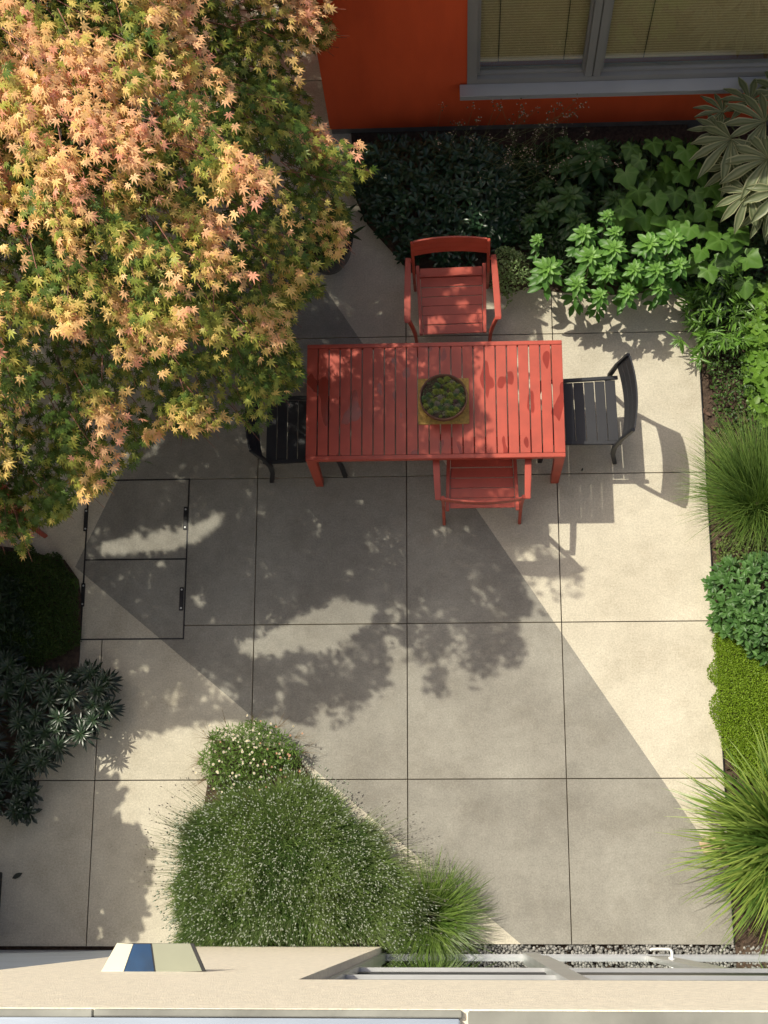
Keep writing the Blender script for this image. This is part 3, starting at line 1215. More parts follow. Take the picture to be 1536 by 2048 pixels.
# ---- dark pot beside the maple
pp = K(648, 470, .45)
pt = thing('planter_pot', (pp[0], pp[1], 0), 'black glazed round pot half hidden by the maple leaves', 'planter')
pb = MB()
pb.lathe([(0, 0.001), (.15, .001), (.20, .15), (.235, .38), (.24, .45), (.222, .45), (.215, .40), (0, .40)], 40)
pb.build('pot', M['pots'], pt, smooth=True)
pb = MB(); pb.lathe([(0, .412), (.216, .405)], 24); pb.build('soil', M['soil'], pt)
pf = Foliage()
n = 60
pf.leaves(T_NARROW, np.array([pp[0], pp[1], .41]) + rng.normal(0, .08, (n, 3)) * [1, 1, .1], rdir(n, .9), rng.normal(0, .3, (n, 3)) + [0, 0, 1], rng.uniform(.12, .22, n), (.03, .06, .025))
pf.build('foliage', M['leaf'], pt)

# ================================================================== MAPLE
SIL = [(-2600, -2200), (655, -2200), (668, -60), (662, 20), (668, 70), (640, 110), (598, 100), (612, 190), (650, 240), (665, 285), (700, 275), (775, 292), (765, 335), (715, 365), (700, 400), (698, 440), (690, 500), (640, 540), (648, 590), (588, 620), (590, 690), (612, 745), (575, 790), (548, 808), (530, 862), (440, 852), (390, 880), (330, 860), (290, 895), (296, 935), (255, 930), (205, 985), (150, 1010), (110, 1045), (60, 1060), (48, 1115), (15, 1075), (-40, 1090), (-2600, 1150)]
zedge = lambda x, y: 2.05 + .12 * np.clip(y - 4, 0, 2) - .35 * np.clip((1.2 - x) / 1.5, 0, 1) * np.clip((4.4 - y) / 1.2, 0, 1)


def px_edge_world(q):
    z = 2.0
    for _ in range(6):
        p = K(q[0], q[1], z)
        z = float(zedge(p[0], p[1]))
    return p


PLAN = np.array([px_edge_world(q)[:2] for q in SIL if q[0] > -2500 and q[1] > -2000])
PLAN = np.concatenate([PLAN, [(-2.2, 2.7), (-3.4, 3.6), (-3.9, 5.2), (-3.6, 7.0), (-2.2, 8.5), (-.2, 9.0), (1.3, 8.6), (1.9, 7.6)]])
SHAD = [(1040, -900), (1050, 430), (1095, 560), (1105, 660), (1080, 730), (1068, 760), (1095, 820), (1078, 880), (1080, 960), (1100, 1090), (1140, 1110), (1175, 1150), (1170, 1215), (1120, 1225), (1030, 1235), (1055, 1300), (1075, 1385), (1000, 1345), (955, 1380), (905, 1470), (860, 1420), (815, 1395), (740, 1400), (700, 1450), (650, 1475), (600, 1450), (520, 1440), (430, 1440), (340, 1455), (240, 1480), (190, 1400), (-700, 1470), (-1800, 1000), (-1800, -900)]
SHW = np.array([K(*q)[:2] for q in SHAD])
LIT = [np.array([K(*q)[:2] for q in pl]) for pl in (  # crown gaps opened so sun stands in for window-reflected streaks
    [(195, 1085), (250, 1068), (330, 1062), (400, 1045), (455, 1015), (450, 1045), (400, 1085), (330, 1105), (215, 1115)],
    [(465, 1285), (520, 1275), (590, 1235), (680, 1195), (760, 1205), (740, 1250), (680, 1290), (560, 1312), (480, 1308)],
)]


HOLES = [(886, 583, .45, .035), (874, 640, .45, .06), (922, 602, .45, .045), (934, 640, .45, .035), (905, 560, .45, .03), (948, 625, .45, .035), (860, 655, .45, .035), (812, 612, .65, .045), (815, 632, .65, .03),
         (985, 575, .65, .04), (983, 610, .65, .05), (980, 632, .65, .04), (668, 722, .74, .05), (700, 708, .74, .04), (675, 745, .74, .04), (846, 873, .74, .025), (945, 776, .74, .03), (1000, 915, .74, .03), (700, 1145, 0, .04), (985, 1135, 0, .03),
         (540, 1150, 0, .03), (530, 1022, 0, .03), (400, 1205, 0, .05), (640, 1030, 0, .02), (290, 1335, 0, .04), (265, 1345, 0, .03), (350, 1400, 0, .04), (430, 1385, 0, .03), (560, 1390, 0, .03), (700, 1330, 0, .03), (1060, 1110, 0, .04), (1030, 1010, 0, .03)]
HW = np.array([np.append((K(a, b, c) + np.array([SX, SY, 0]) * c)[:2], q) for a, b, c, q in HOLES])


def shadow_xy(P): return np.stack([P[:, 0] + SX * P[:, 2], P[:, 1] + SY * P[:, 2]], 1)


def keep_maple(P, jit=.02):  # drops leaves so the crown's shadow and sun flecks take a set shape
    px = PX(P)
    off = (px[:, 0] < -30) | (px[:, 1] < -30)
    k = off | inpoly(px, SIL)
    s = shadow_xy(P) + rng.normal(0, jit, (len(P), 2))
    k &= inpoly(s, SHW)
    for pl in LIT: k &= ~inpoly(s, pl)
    for hx, hy, hr in HW: k &= ((s[:, 0] - hx) ** 2 + (s[:, 1] - hy) ** 2) > (hr * 1.25) ** 2
    return k


maple = thing('maple_tree', (-.25, 5.35, 0), 'large Japanese maple with peach and yellow-green star leaves over the left of the courtyard', 'tree')
mf = Foliage()
# sprays: clumps of leaves spaced apart on the envelope, with a looser dark fill of leaves beneath
rr_ = np.random.default_rng(23)
zsurf = lambda P2, d: zedge(P2[:, 0], P2[:, 1]) + 1.35 * (1 - np.exp(-d / .16)) + .60 * (1 - np.exp(-d / 1.3)) + .26 * vnoise(P2[:, 0], P2[:, 1], 3, 1.5)
cand = np.column_stack([rr_.uniform(-4.0, 2.7, 9000), rr_.uniform(2.2, 9.1, 9000)])
cand = cand[inpoly(cand, PLAN)]
spr = []
for c in cand:
    if all((c[0] - q[0]) ** 2 + (c[1] - q[1]) ** 2 > .235 ** 2 for q in spr): spr.append(c)
spr = np.array(spr)
sz_ = zsurf(spr, distpoly(spr, PLAN)) + rr_.normal(0, .17, len(spr))
sdir = nrm(spr - np.array([-.4, 5.9])) + np.array([.25, -.55]) + rr_.normal(0, .4, spr.shape)
sdir = nrm(sdir)
PCs = []; lay = []; ton = []
for c, z, o in zip(spr, sz_, sdir):
    m = int(rr_.integers(8, 15))
    u = rr_.normal(0, .115, m); v = rr_.normal(0, .062, m)
    p = c + o * u[:, None] + np.array([-o[1], o[0]]) * v[:, None]
    PCs.append(np.column_stack([p, z - .45 * u - .9 * np.abs(v) + rr_.normal(0, .025, m)]))
    lay.append(np.zeros(m))
    ton.append(np.full(m, rr_.normal(.04, .16)) + u * 1.6)
nf_ = 9500
F2 = np.column_stack([rr_.uniform(-4.0, 2.7, nf_), rr_.uniform(2.2, 9.1, nf_)])
F2 = F2[inpoly(F2, PLAN)]
fl2 = rr_.choice([2, 2, 3, 4, 5, 6], len(F2))
fz = np.maximum(zsurf(F2, distpoly(F2, PLAN)) - .28 - fl2 * .27 - rr_.uniform(0, .12, len(F2)), 1.5 + rr_.uniform(0, .25, len(F2)))
PC = np.concatenate(PCs + [np.column_stack([F2, fz])])
layer = np.concatenate(lay + [fl2.astype(float)])
tofs = np.concatenate(ton + [np.zeros(len(F2))])
kk = keep_maple(PC, .0)
PC = PC[kk]; layer = layer[kk]; tofs = tofs[kk]
outw = nrm(np.column_stack([PC[:, :2] - np.array([-.4, 5.9]), np.zeros(len(PC))]))
outw = nrm(outw + np.array([.25, -.45, 0]) + rng.normal(0, .35, (len(PC), 3)) * [1, 1, 0])
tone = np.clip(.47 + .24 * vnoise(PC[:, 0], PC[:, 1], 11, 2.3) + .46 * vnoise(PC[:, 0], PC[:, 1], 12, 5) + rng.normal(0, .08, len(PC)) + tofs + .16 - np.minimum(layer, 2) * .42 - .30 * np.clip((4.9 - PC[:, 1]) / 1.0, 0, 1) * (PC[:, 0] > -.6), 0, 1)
pos = []; tip = []; up = []; col = []; col2 = []; scl = []
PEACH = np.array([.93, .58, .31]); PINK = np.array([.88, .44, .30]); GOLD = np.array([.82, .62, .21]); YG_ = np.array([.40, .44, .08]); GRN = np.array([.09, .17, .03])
for i in range(len(PC)):
    n = int(rng.integers(11, 19)) if layer[i] < 1 else int(rng.integers(9, 15))
    o = outw[i]
    side = np.array([-o[1], o[0], 0])
    u = rng.uniform(-1, 1, n)
    v = rng.normal(0, .5, n)
    slope = .30
    p = PC[i] + o * (u * .11)[:, None] + side * (v * .09)[:, None]
    p[:, 2] += -slope * u * .11 - .05 * np.abs(v) + rng.normal(0, .03, n)
    fan = np.arctan2(v, .9)
    dr = o[None] * np.cos(fan)[:, None] + side[None] * np.sin(fan)[:, None]
    tp = dr + rng.normal(0, .38, (n, 3)) * [1, 1, .5] + [0, 0, -.42]
    nn = np.array([-.32, .16, 1.0]) + rng.normal(0, .33, (n, 3))
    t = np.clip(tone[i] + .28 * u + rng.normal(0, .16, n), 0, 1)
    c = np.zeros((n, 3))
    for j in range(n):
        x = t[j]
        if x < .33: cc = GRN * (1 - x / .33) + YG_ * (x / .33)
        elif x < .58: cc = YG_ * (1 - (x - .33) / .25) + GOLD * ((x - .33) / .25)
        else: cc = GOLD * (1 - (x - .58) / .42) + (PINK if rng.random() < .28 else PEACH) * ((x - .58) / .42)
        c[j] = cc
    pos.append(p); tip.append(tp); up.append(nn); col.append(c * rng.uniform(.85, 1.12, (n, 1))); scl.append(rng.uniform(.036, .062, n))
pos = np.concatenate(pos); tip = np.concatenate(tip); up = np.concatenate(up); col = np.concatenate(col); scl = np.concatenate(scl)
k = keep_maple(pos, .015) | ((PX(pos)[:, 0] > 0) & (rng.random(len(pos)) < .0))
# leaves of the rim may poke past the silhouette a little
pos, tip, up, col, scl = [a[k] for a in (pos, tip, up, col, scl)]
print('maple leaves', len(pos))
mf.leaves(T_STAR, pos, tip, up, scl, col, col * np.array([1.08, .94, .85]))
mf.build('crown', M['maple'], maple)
# trunk and limbs
tb = MB()
rt = np.array([-.25, 5.35, 0])
tb.tube([(0, 0, -.03), (.03, -.02, .5), (-.02, .03, 1.0), (.05, .0, 1.35)], [.15, .115, .10, .09], 12)
tb.build('trunk', M['bark'], maple, smooth=True)
sel = rng.choice(len(PC), min(70, len(PC)), replace=False)
def clear_of_light(pts):
    P = []
    for a, b in zip(pts[:-1], pts[1:]):
        for u in np.linspace(0, 1, 8): P.append(np.array(a) * (1 - u) + np.array(b) * u + rt)
    sh = shadow_xy(np.array(P))
    bad = np.zeros(len(sh), bool)
    for pl in LIT: bad |= inpoly(sh, pl)
    return not bad.any()


lb = MB()
for a in np.linspace(0, 2 * math.pi, 8)[:-1]:
    e = np.array([math.cos(a) * 1.5, math.sin(a) * 1.5, 2.3])
    if not clear_of_light([(.03, 0, 1.25), e * [.35, .35, .72], e * [.7, .7, .92], e]): continue
    lb.tube([(.03, 0, 1.25), tuple(e * [.35, .35, .72]), tuple(e * [.7, .7, .92]), tuple(e)], [.06, .045, .03, .016], 8)
for i in sel:
    e = PC[i] - rt
    h = np.array([e[0] * .45, e[1] * .45, 1.5 + .4 * (e[2] - 1.5)])
    q = (h + e) / 2 + rng.normal(0, .06, 3)
    if not clear_of_light([(.02, 0, 1.2), h, q, e]): continue
    lb.tube([(.02, 0, 1.2), tuple(h), tuple(q), tuple(e)], [.028, .018, .010, .004], 6)
lb.build('limbs', M['bark'], maple, smooth=True)
tw = MB()
for i in range(0, len(PC), 3):
    e = PC[i] - rt
    o = outw[i]
    a = e - o * .3 + [0, 0, -.02]
    if not clear_of_light([a, e]): continue
    tw.tube([tuple(a), tuple((a + e) / 2 + [0, 0, .02]), tuple(e + o * .12 + [0, 0, -.04])], [.004, .003, .0015], 4)
tw.build('twigs', M['twig'], maple)['kind'] = 'stuff'

# ================================================================== TREE LEFT OF FRAME (casts the leafy shadow at lower left)
lt = thing('leafy_tree', (-2.6, 3.0, 0), 'broad-leaved dark tree just left of the view over the left bed', 'tree')
S2 = np.array([K(*q)[:2] for q in [(-900, 1180), (60, 1180), (150, 1300), (205, 1330), (235, 1400), (205, 1440), (195, 1500), (165, 1560), (240, 1560), (250, 1610), (285, 1660), (300, 1700), (285, 1760), (300, 1800), (250, 1900), (230, 2100), (-900, 2100)]])
n = 150000
gxy = np.stack([rng.uniform(-4.0, .6, n), rng.uniform(-.9, 3.6, n)], 1)
gxy = gxy[inpoly(gxy, S2)]
zz = rng.uniform(1.9, 3.3, len(gxy))
LP = np.column_stack([gxy[:, 0] - SX * zz, gxy[:, 1] - SY * zz, zz])
clus = vnoise(gxy[:, 0], gxy[:, 1], 21, 9.0)
dd = distpoly(gxy, S2)
clus = clus - .9 * np.clip(vnoise(gxy[:, 0], gxy[:, 1], 22, 17.0) - .0, 0, 1) * 2.2 * (dd < .6)
kp = (rng.random(len(LP)) < .36) & (clus > .0 - dd * 3.0)
px_ = PX(LP)
kp &= (px_[:, 0] < -12)
LP = LP[kp]
lf_ = Foliage()
n = len(LP)
print('left tree leaves', n)
lf_.leaves(T_OVAL, LP, rdir(n, -.2), rng.normal(0, .45, (n, 3)) + [0, 0, 1], rng.uniform(.07, .12, n), np.array([.045, .09, .03]) * rng.uniform(.7, 1.4, (n, 1)))
lf_.build('crown', M['leafwax'], lt)
tb = MB()
tb.tube([(0, 0, -.03), (.05, 0, .8), (0, .05, 1.6), (.1, .0, 2.2)], [.11, .09, .07, .05], 10)
tb.build('trunk', M['bark'], lt, smooth=True)
lb = MB()
for i in range(0, n, max(1, n // 60)):
    e = LP[i] - np.array([-2.6, 3.0, 0])
    lb.tube([(.03, 0, 1.3), tuple(e * [.5, .5, .8]), tuple(e)], [.022, .012, .004], 5)
lb.build('limbs', M['bark'], lt)


# ================================================================== PLANTS
def heightfield_leaves(fo, poly_px, zmax, dens, tpl, size, colA, colB, tilt=.5, tipup=.4, zmin=.05, edge=.12, nf=3.0, seed=1, whorl=0, layers=.5, zref=None):
    """leaves spread through the volume of a mounded shrub with the given outline"""
    zr = zmax * .5 if zref is None else zref
    poly = np.array([K(x, y, zr)[:2] for x, y in poly_px])
    mn, mx = poly.min(0), poly.max(0)
    n = int(dens * (mx - mn).prod())
    p = rng.uniform(mn, mx, (n, 2))
    p = p[inpoly(p, poly)]
    d = distpoly(p, poly)
    ke = d > .055 * (.6 + vnoise(p[:, 0], p[:, 1], seed + 7, 8))
    p = p[ke]; d = d[ke]
    zt = zmin + (zmax - zmin) * (1 - np.exp(-d / edge)) * (.82 + .18 * vnoise(p[:, 0], p[:, 1], seed, nf)) + .05 * vnoise(p[:, 0], p[:, 1], seed + 1, 9) * zmax
    z = zt - rng.uniform(0, 1, len(p)) ** 2 * layers * zt
    P = np.column_stack([p, np.maximum(z, .02)])
    col = np.array(colA) + (np.array(colB) - np.array(colA)) * np.clip(rng.beta(1.6, 1.8, (len(P), 1)), 0, 1)
    if whorl:
        for k in range(whorl):
            an = 2 * np.pi * k / whorl + rng.uniform(0, 6.28, 1) + rng.normal(0, .2, len(P)) + np.arange(len(P)) * 1.7
            ax = rng.normal(0, .25, (len(P), 3))
            tp = np.stack([np.cos(an), np.sin(an), rng.uniform(.1, .9, len(P)) * tipup * 2], 1) + ax
            fo.leaves(tpl, P, tp, np.tile([0, 0, 1.], (len(P), 1)) + ax, size * rng.uniform(.75, 1.15, len(P)), col * rng.uniform(.85, 1.15, (len(P), 1)))
    else:
        fo.leaves(tpl, P, rdir(len(P), tipup) + rng.normal(0, .3, (len(P), 3)), rng.normal(0, tilt, (len(P), 3)) + [0, 0, 1], size * rng.uniform(.7, 1.25, len(P)), col)
    return P


def cen(poly_px): a = np.mean([K(x, y)[:2] for x, y in poly_px], 0); return (float(a[0]), float(a[1]), 0.0)


def stems(root, pts, mat, r=.004, every=6, name='stems'):
    s = MB()
    b = np.array(root.location)
    for p in pts[::every]:
        e = p - b
        s.tube([(e[0] * .8, e[1] * .8, .0), (e[0] * .93, e[1] * .93, e[2] * .6), tuple(e)], [r, r * .8, r * .5], 4)
    s.build(name, mat, root)['kind'] = 'stuff'


# 1 dark glossy hedge shrub below the wall
pl = [(700, 290), (760, 262), (860, 256), (960, 262), (1040, 290), (1070, 360), (1065, 450), (1010, 500), (940, 520), (860, 530), (800, 500), (745, 455), (712, 400)]
t = thing('glossy_shrub', cen(pl), 'low dark evergreen shrub with small glossy whorled leaves behind the far red armchair', 'shrub')
fo = Foliage()
P = heightfield_leaves(fo, pl, .55, 520, T_SPAT, .075, (.018, .05, .022), (.045, .10, .045), whorl=8, seed=31, edge=.15, layers=.45)
fo.build('foliage', M['leafwax'], t)
stems(t, P, M['stem'], .005, 9)

# 2 small-leaved creeping plant beside the chair
pl = [(975, 490), (1010, 480), (1060, 500), (1085, 560), (1060, 585), (1010, 600), (985, 560)]
t = thing('creeping_plant', cen(pl), 'small-leaved pale green creeper spilling onto the paving right of the far armchair', 'plant')
fo = Foliage()
P = heightfield_leaves(fo, pl, .50, 9000, T_OVAL, .024, (.14, .24, .07), (.36, .46, .22), tilt=.8, seed=41, edge=.08)
fo.build('foliage', M['leaf'], t)
stems(t, P, M['stem'], .0015, 30)

# 3 wispy flowering weed against the wall
t = thing('wispy_weed', tuple(K(1000, 330)[:2]) + (0,), 'wispy weed with tiny pale pink flower heads against the orange wall', 'plant')
fo = Foliage()
ws = MB()
b0_ = np.array(t.location)
tips = []
for k in range(55):
    bx = K(random.uniform(880, 1150), random.uniform(300, 420), .1)
    q = K(bx_px := random.choice([random.gauss(925, 25), random.gauss(1030, 35), random.gauss(1150, 40), random.gauss(1075, 60)]), random.uniform(205, 350), .75)
    q[1] = min(q[1], 6.66)
    q[2] = random.uniform(.55, .85)
    mid = (bx + q) / 2 + np.array([random.gauss(0, .05), -.05, .08])
    mid[1] = min(mid[1], 6.62)
    ws.tube([tuple(bx - b0_), tuple(mid - b0_), tuple(q - b0_)], [.002, .0015, .001], 4)
    tips.append(q)
ws.build('stems', M['stem'], t)['kind'] = 'stuff'
tips = np.array(tips)
tt = np.repeat(tips, 7, 0) + rng.normal(0, .022, (len(tips) * 7, 3))
tt[:, 1] = np.minimum(tt[:, 1], 6.69)
fo.leaves(T_DISC, tt, rdir(len(tt), .2), rng.normal(0, .4, (len(tt), 3)) + [0, 0, 1], rng.uniform(.006, .013, len(tt)), (.42, .33, .26), (.55, .45, .3))
fo.leaves(T_OVAL, tt[::2], rdir(len(tt[::2]), .2), rng.normal(0, .4, (len(tt[::2]), 3)) + [0, 0, 1], .018, (.10, .12, .05))
fo.build('flower_heads', M['petal'], t)['kind'] = 'stuff'

# 4 undergrowth filling the bed (dark)
pl = [(940, 300), (1100, 278), (1250, 274), (1400, 274), (1536, 274), (1600, 560), (1500, 620), (1400, 640), (1350, 575), (1200, 575), (1080, 560), (1010, 480)]
t = thing('undergrowth', cen(pl), 'dark low leafy undergrowth between the taller plants of the bed', 'plants')
fo = Foliage()
P = heightfield_leaves(fo, pl, .34, 3200, T_LANCE, .065, (.02, .045, .015), (.06, .12, .035), tilt=.6, seed=51, edge=.1)
fo.build('foliage', M['leaf'], t)
t['kind'] = 'stuff'


# 5 rosette plants
def rosette(fo, c, r, colA, colB, nl=22, buds=True, tpl=T_SPAT):
    m = nl
    k = np.arange(m)
    an = k * 2.4 + rng.uniform(0, 6)
    f = k / m                      # 0 outer .. 1 inner
    el = .05 + 1.1 * f ** 1.6
    ln = r * (1 - .62 * f) * rng.uniform(.85, 1.12, m)
    d = np.stack([np.cos(an), np.sin(an), el], 1)
    col = np.array(colA) + (np.array(colB) - np.array(colA)) * (f ** 1.2)[:, None]
    col = col * rng.uniform(.88, 1.12, (m, 1))
    p = np.tile(c, (m, 1)) + np.stack([np.zeros(m), np.zeros(m), f * r * .35 - .02], 1)
    fo.leaves(tpl, p, d, np.tile([0, 0, 1.], (m, 1)) + rng.normal(0, .12, (m, 3)), ln, col, col * [1.18, 1.12, 1.15])
    if buds:
        q = 10
        bp = c + np.array([0, 0, r * .34]) + rng.normal(0, r * .11, (q, 3)) * [1, 1, .4]
        fo.leaves(T_BUD, bp, rng.normal(0, .4, (q, 3)) + [0, 0, 1], rng.normal(0, 1, (q, 3)), r * .14, np.array(colB) * 1.25)


T_ROS = t_lance(.40, .30, .22, 5, .62)


def rosette_plant(label, spots, colA, colB, group):
    cxy = np.mean([K(x, y)[:2] for x, y, _, _ in spots], 0)
    t = thing('rosette_plant', (float(cxy[0]), float(cxy[1]), 0), label, 'plant', group)
    sm = MB()
    for (x, y, z, r) in spots:
        c = K(x, y, z)
        f = Foliage()
        rosette(f, c, r, colA, colB, tpl=T_ROS)
        # lower stem leaves
        m = 12
        pz = np.linspace(z * .45, z * .92, m)
        pp_ = np.tile(c, (m, 1)); pp_[:, 2] = pz
        f.leaves(T_ROS, pp_, rdir(m, .15), np.tile([0, 0, 1.], (m, 1)), r * 1.0, np.array(colA) * .95)
        f.build('rosette', M['leaf'], t)
        e = c - np.array(t.location)
        sm.tube([(e[0] * .8, e[1] * .8 + .03, 0), (e[0], e[1], e[2] * .5), tuple(e)], [.007, .006, .005], 5)
    sm.build('stems', M['stem'], t)['kind'] = 'stuff'


G5 = 'toothed rosette plants in the far bed'
litA, litB = (.09, .23, .04), (.23, .44, .09)  # sunlit look put into the leaf colour, same species as the shaded ones
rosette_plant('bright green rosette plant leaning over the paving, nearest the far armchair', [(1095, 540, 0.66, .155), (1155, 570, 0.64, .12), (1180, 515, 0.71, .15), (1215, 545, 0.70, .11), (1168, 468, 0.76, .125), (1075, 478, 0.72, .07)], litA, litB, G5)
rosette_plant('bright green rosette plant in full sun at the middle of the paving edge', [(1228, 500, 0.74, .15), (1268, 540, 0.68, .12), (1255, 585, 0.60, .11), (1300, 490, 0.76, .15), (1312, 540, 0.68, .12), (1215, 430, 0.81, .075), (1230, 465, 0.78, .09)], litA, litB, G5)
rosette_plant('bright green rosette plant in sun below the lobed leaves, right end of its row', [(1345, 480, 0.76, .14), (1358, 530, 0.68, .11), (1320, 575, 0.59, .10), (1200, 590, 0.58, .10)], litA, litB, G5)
shadeA, shadeB = (.045, .11, .03), (.09, .17, .05)  # shade put into the leaf colour of the same species
rosette_plant('large shaded rosette plant close under the orange wall', [(1185, 310, .55, .20), (1130, 290, .45, .12), (1135, 335, .42, .13), (1260, 300, .40, .10)], shadeA, shadeB, G5)
rosette_plant('shaded rosette plant in the middle of the bed, right of the glossy shrub', [(1140, 395, .52, .18), (1090, 420, .45, .12), (1150, 440, .46, .15), (1230, 400, .48, .13), (1280, 350, .50, .13), (1060, 440, .40, .09), (1090, 370, .4, .10)], shadeA, shadeB, G5)

# 6 lobed leaf plant
pl = [(1235, 290), (1340, 275), (1420, 290), (1440, 360), (1500, 420), (1510, 500), (1470, 545), (1400, 560), (1380, 500), (1300, 470), (1240, 440), (1250, 360)]
t = thing('lobed_leaf_plant', cen(pl), 'plant with broad lobed vine-like leaves, partly in sun, beside the variegated plant', 'plant')
fo = Foliage()
spots = [(1262, 295), (1305, 285), (1345, 285), (1372, 300), (1330, 325), (1280, 320), (1300, 355), (1360, 345), (1395, 340), (1350, 385), (1310, 395), (1275, 380), (1390, 385), (1420, 375), (1330, 430), (1370, 430), (1290, 430), (1410, 420), (1440, 405), (1250, 345), (1245, 415),
         (1412, 455), (1402, 500), (1440, 480), (1468, 492), (1415, 540), (1450, 520), (1380, 455), (1475, 460), (1340, 460), (1495, 515)]
ps = np.array([K(x, y, random.uniform(.52, .72)) for x, y in spots])
ps = np.concatenate([ps, (ps + rng.normal(0, .07, ps.shape) - [0, 0, .22])[::2]])
m = len(ps)
dn = np.tile([.1, -.8, -.15], (m, 1)) + rng.normal(0, .55, (m, 3)) * [1, .6, .3]
fo.leaves(T_VINE, ps, dn, rng.normal(0, .22, (m, 3)) + [0, -.1, 1], rng.uniform(.145, .20, m), np.array([.09, .20, .028]) * rng.uniform(.75, 1.25, (m, 1)), np.array([.15, .29, .06]))
fo.build('leaves', M['leaf'], t, smooth=True)
stems(t, ps, M['stem'], .004, 1)

# 7 variegated plant
t = thing('variegated_plant', tuple(K(1500, 420)[:2]) + (0,), 'tall shrub with huge deeply cut grey-green leaves edged in cream, top right corner', 'shrub')
T0 = np.array(t.location)
lc = [((1462, 280), .95, (-.55, -.55, -.1), .38), ((1530, 245), 1.0, (-.4, .3, .0), .36), ((1536, 318), 1.02, (-.9, -.35, -.12), .40), ((1498, 385), .92, (-.4, -1, -.25), .33), ((1440, 262), .85, (-.8, .2, -.1), .26), ((1500, 205), .9, (-.2, .9, -.1), .30),
      ((1560, 380), .98, (.2, -1, -.3), .40), ((1590, 280), 1.05, (.9, .1, -.1), .42), ((1475, 330), .80, (-1, -.5, -.3), .30), ((1530, 410), .85, (.1, -1, -.4), .30), ((1620, 400), .95, (.8, -.8, -.2), .4), ((1445, 225), .82, (-.5, .7, -.1), .26), ((1560, 190), .95, (.3, 1, -.1), .36)]
sm = MB()
for (q, z, dr, s_) in lc:
    c = K(q[0], q[1], z)
    f = Foliage()
    a = np.array(dr, float)
    f.leaves(T_VARI, c[None], a[None], (np.array([0, 0, 1.]) + rng.normal(0, .12, 3))[None], s_, (.075, .12, .045), (.50, .50, .30))
    f.build('leaf', M['leaf'], t)
    e = c - T0
    sm.tube([(e[0] * .15, e[1] * .15, e[2] * .45), (e[0] * .6, e[1] * .6, e[2] * .9), tuple(e)], [.009, .007, .005], 6)
sm.tube([(0, 0, 0), (.02, 0, .3), (0, 0, .6)], [.02, .018, .014], 8)
sm.build('stems', M['stem'], t)['kind'] = 'stuff'

# 8 leafy bamboo-like clump at the corner
pl = [(1365, 590), (1400, 560), (1450, 575), (1490, 600), (1500, 680), (1450, 720), (1400, 700), (1370, 650)]
t = thing('bamboo_grass', cen(pl), 'light green bamboo-like clump of narrow leaves at the far right corner of the paving', 'ornamental grass')
fo = Foliage()
c = K(1440, 640, .1)
n = 75
b_ = np.column_stack([rng.normal(c[0], .11, n), rng.normal(c[1], .12, n), np.full(n, .0)])
az = nrm(np.column_stack([(b_[:, :2] - c[:2]) * 3 + rng.normal(0, .35, (n, 2)) + [-.15, 0], np.zeros(n)]))
stp = []
for k in range(n):
    L = random.uniform(.26, .42)
    for u in np.linspace(.35, 1, 14):
        p = b_[k] + az[k] * (L * u * .38) + np.array([0, 0, L * u * (1 - .18 * u)])
        stp.append((p, az[k], u))
PP = np.array([a[0] for a in stp])
AZ = np.array([a[1] for a in stp])
m = len(PP)
dr = AZ * .9 + rdir(m, 0) * .9 + np.array([0, 0, .28])
fo.leaves(T_NARROW, PP, dr, rng.normal(0, .3, (m, 3)) + [0, 0, 1], rng.uniform(.07, .12, m), np.array([.12, .25, .035]) * rng.uniform(.6, 1.35, (m, 1)))
n = 26
fo.ribbons(np.tile(c, (n, 1)) * [1, 1, 0] + rng.normal(0, .05, (n, 3)) * [1, 1, 0], nrm(rdir(n, .9) + [-.3, -.1, 0]), rng.uniform(.35, .55, n), .005, 1.6, (.12, .22, .05))
fo.build('foliage', M['grass'], t)
stems(t, PP[13::14], M['stem'], .002, 1)

# 9 round leaved shrub at the right edge
pl = [(1500, 560), (1560, 540), (1700, 560), (1750, 760), (1640, 880), (1550, 860), (1505, 800), (1490, 690)]
t = thing('round_leaf_shrub', cen(pl), 'fresh green shrub with round paired leaves at the right edge of the photo', 'shrub')
fo = Foliage()
P = heightfield_leaves(fo, pl, .62, 700, t_oval(.8, .06), .062, (.11, .24, .03), (.22, .38, .06), tipup=.25, whorl=4, seed=61, edge=.14, layers=.5)
fo.build('foliage', M['leaf'], t)
stems(t, P, M['stem'], .004, 8)

# 10 low small-leaved plants over the mulch
G10 = 'low plants in the mulch beside the paving'
for lab, pl, h, a, b in (('low dark-leaved plant hugging the slab edge between the bamboo grass and the fine grass', [(1400, 690), (1470, 670), (1540, 740), (1540, 880), (1430, 870), (1404, 780)], .22, (.03, .07, .02), (.13, .23, .05)),
                         ('sparse weedy seedlings in the mulch below the fine grass clump', [(1418, 1075), (1490, 1050), (1560, 1070), (1560, 1150), (1440, 1145), (1422, 1110)], .13, (.12, .18, .05), (.25, .32, .10))):
    t = thing('low_plant', cen(pl), lab, 'plant', G10)
    fo = Foliage()
    P = heightfield_leaves(fo, pl, h, 3600 if h > .12 else 1300, T_OVAL, .026, a, b, tilt=.6, seed=71, edge=.08)
    fo.build('foliage', M['leaf'], t)
    stems(t, P, M['stem'], .0018, 15)


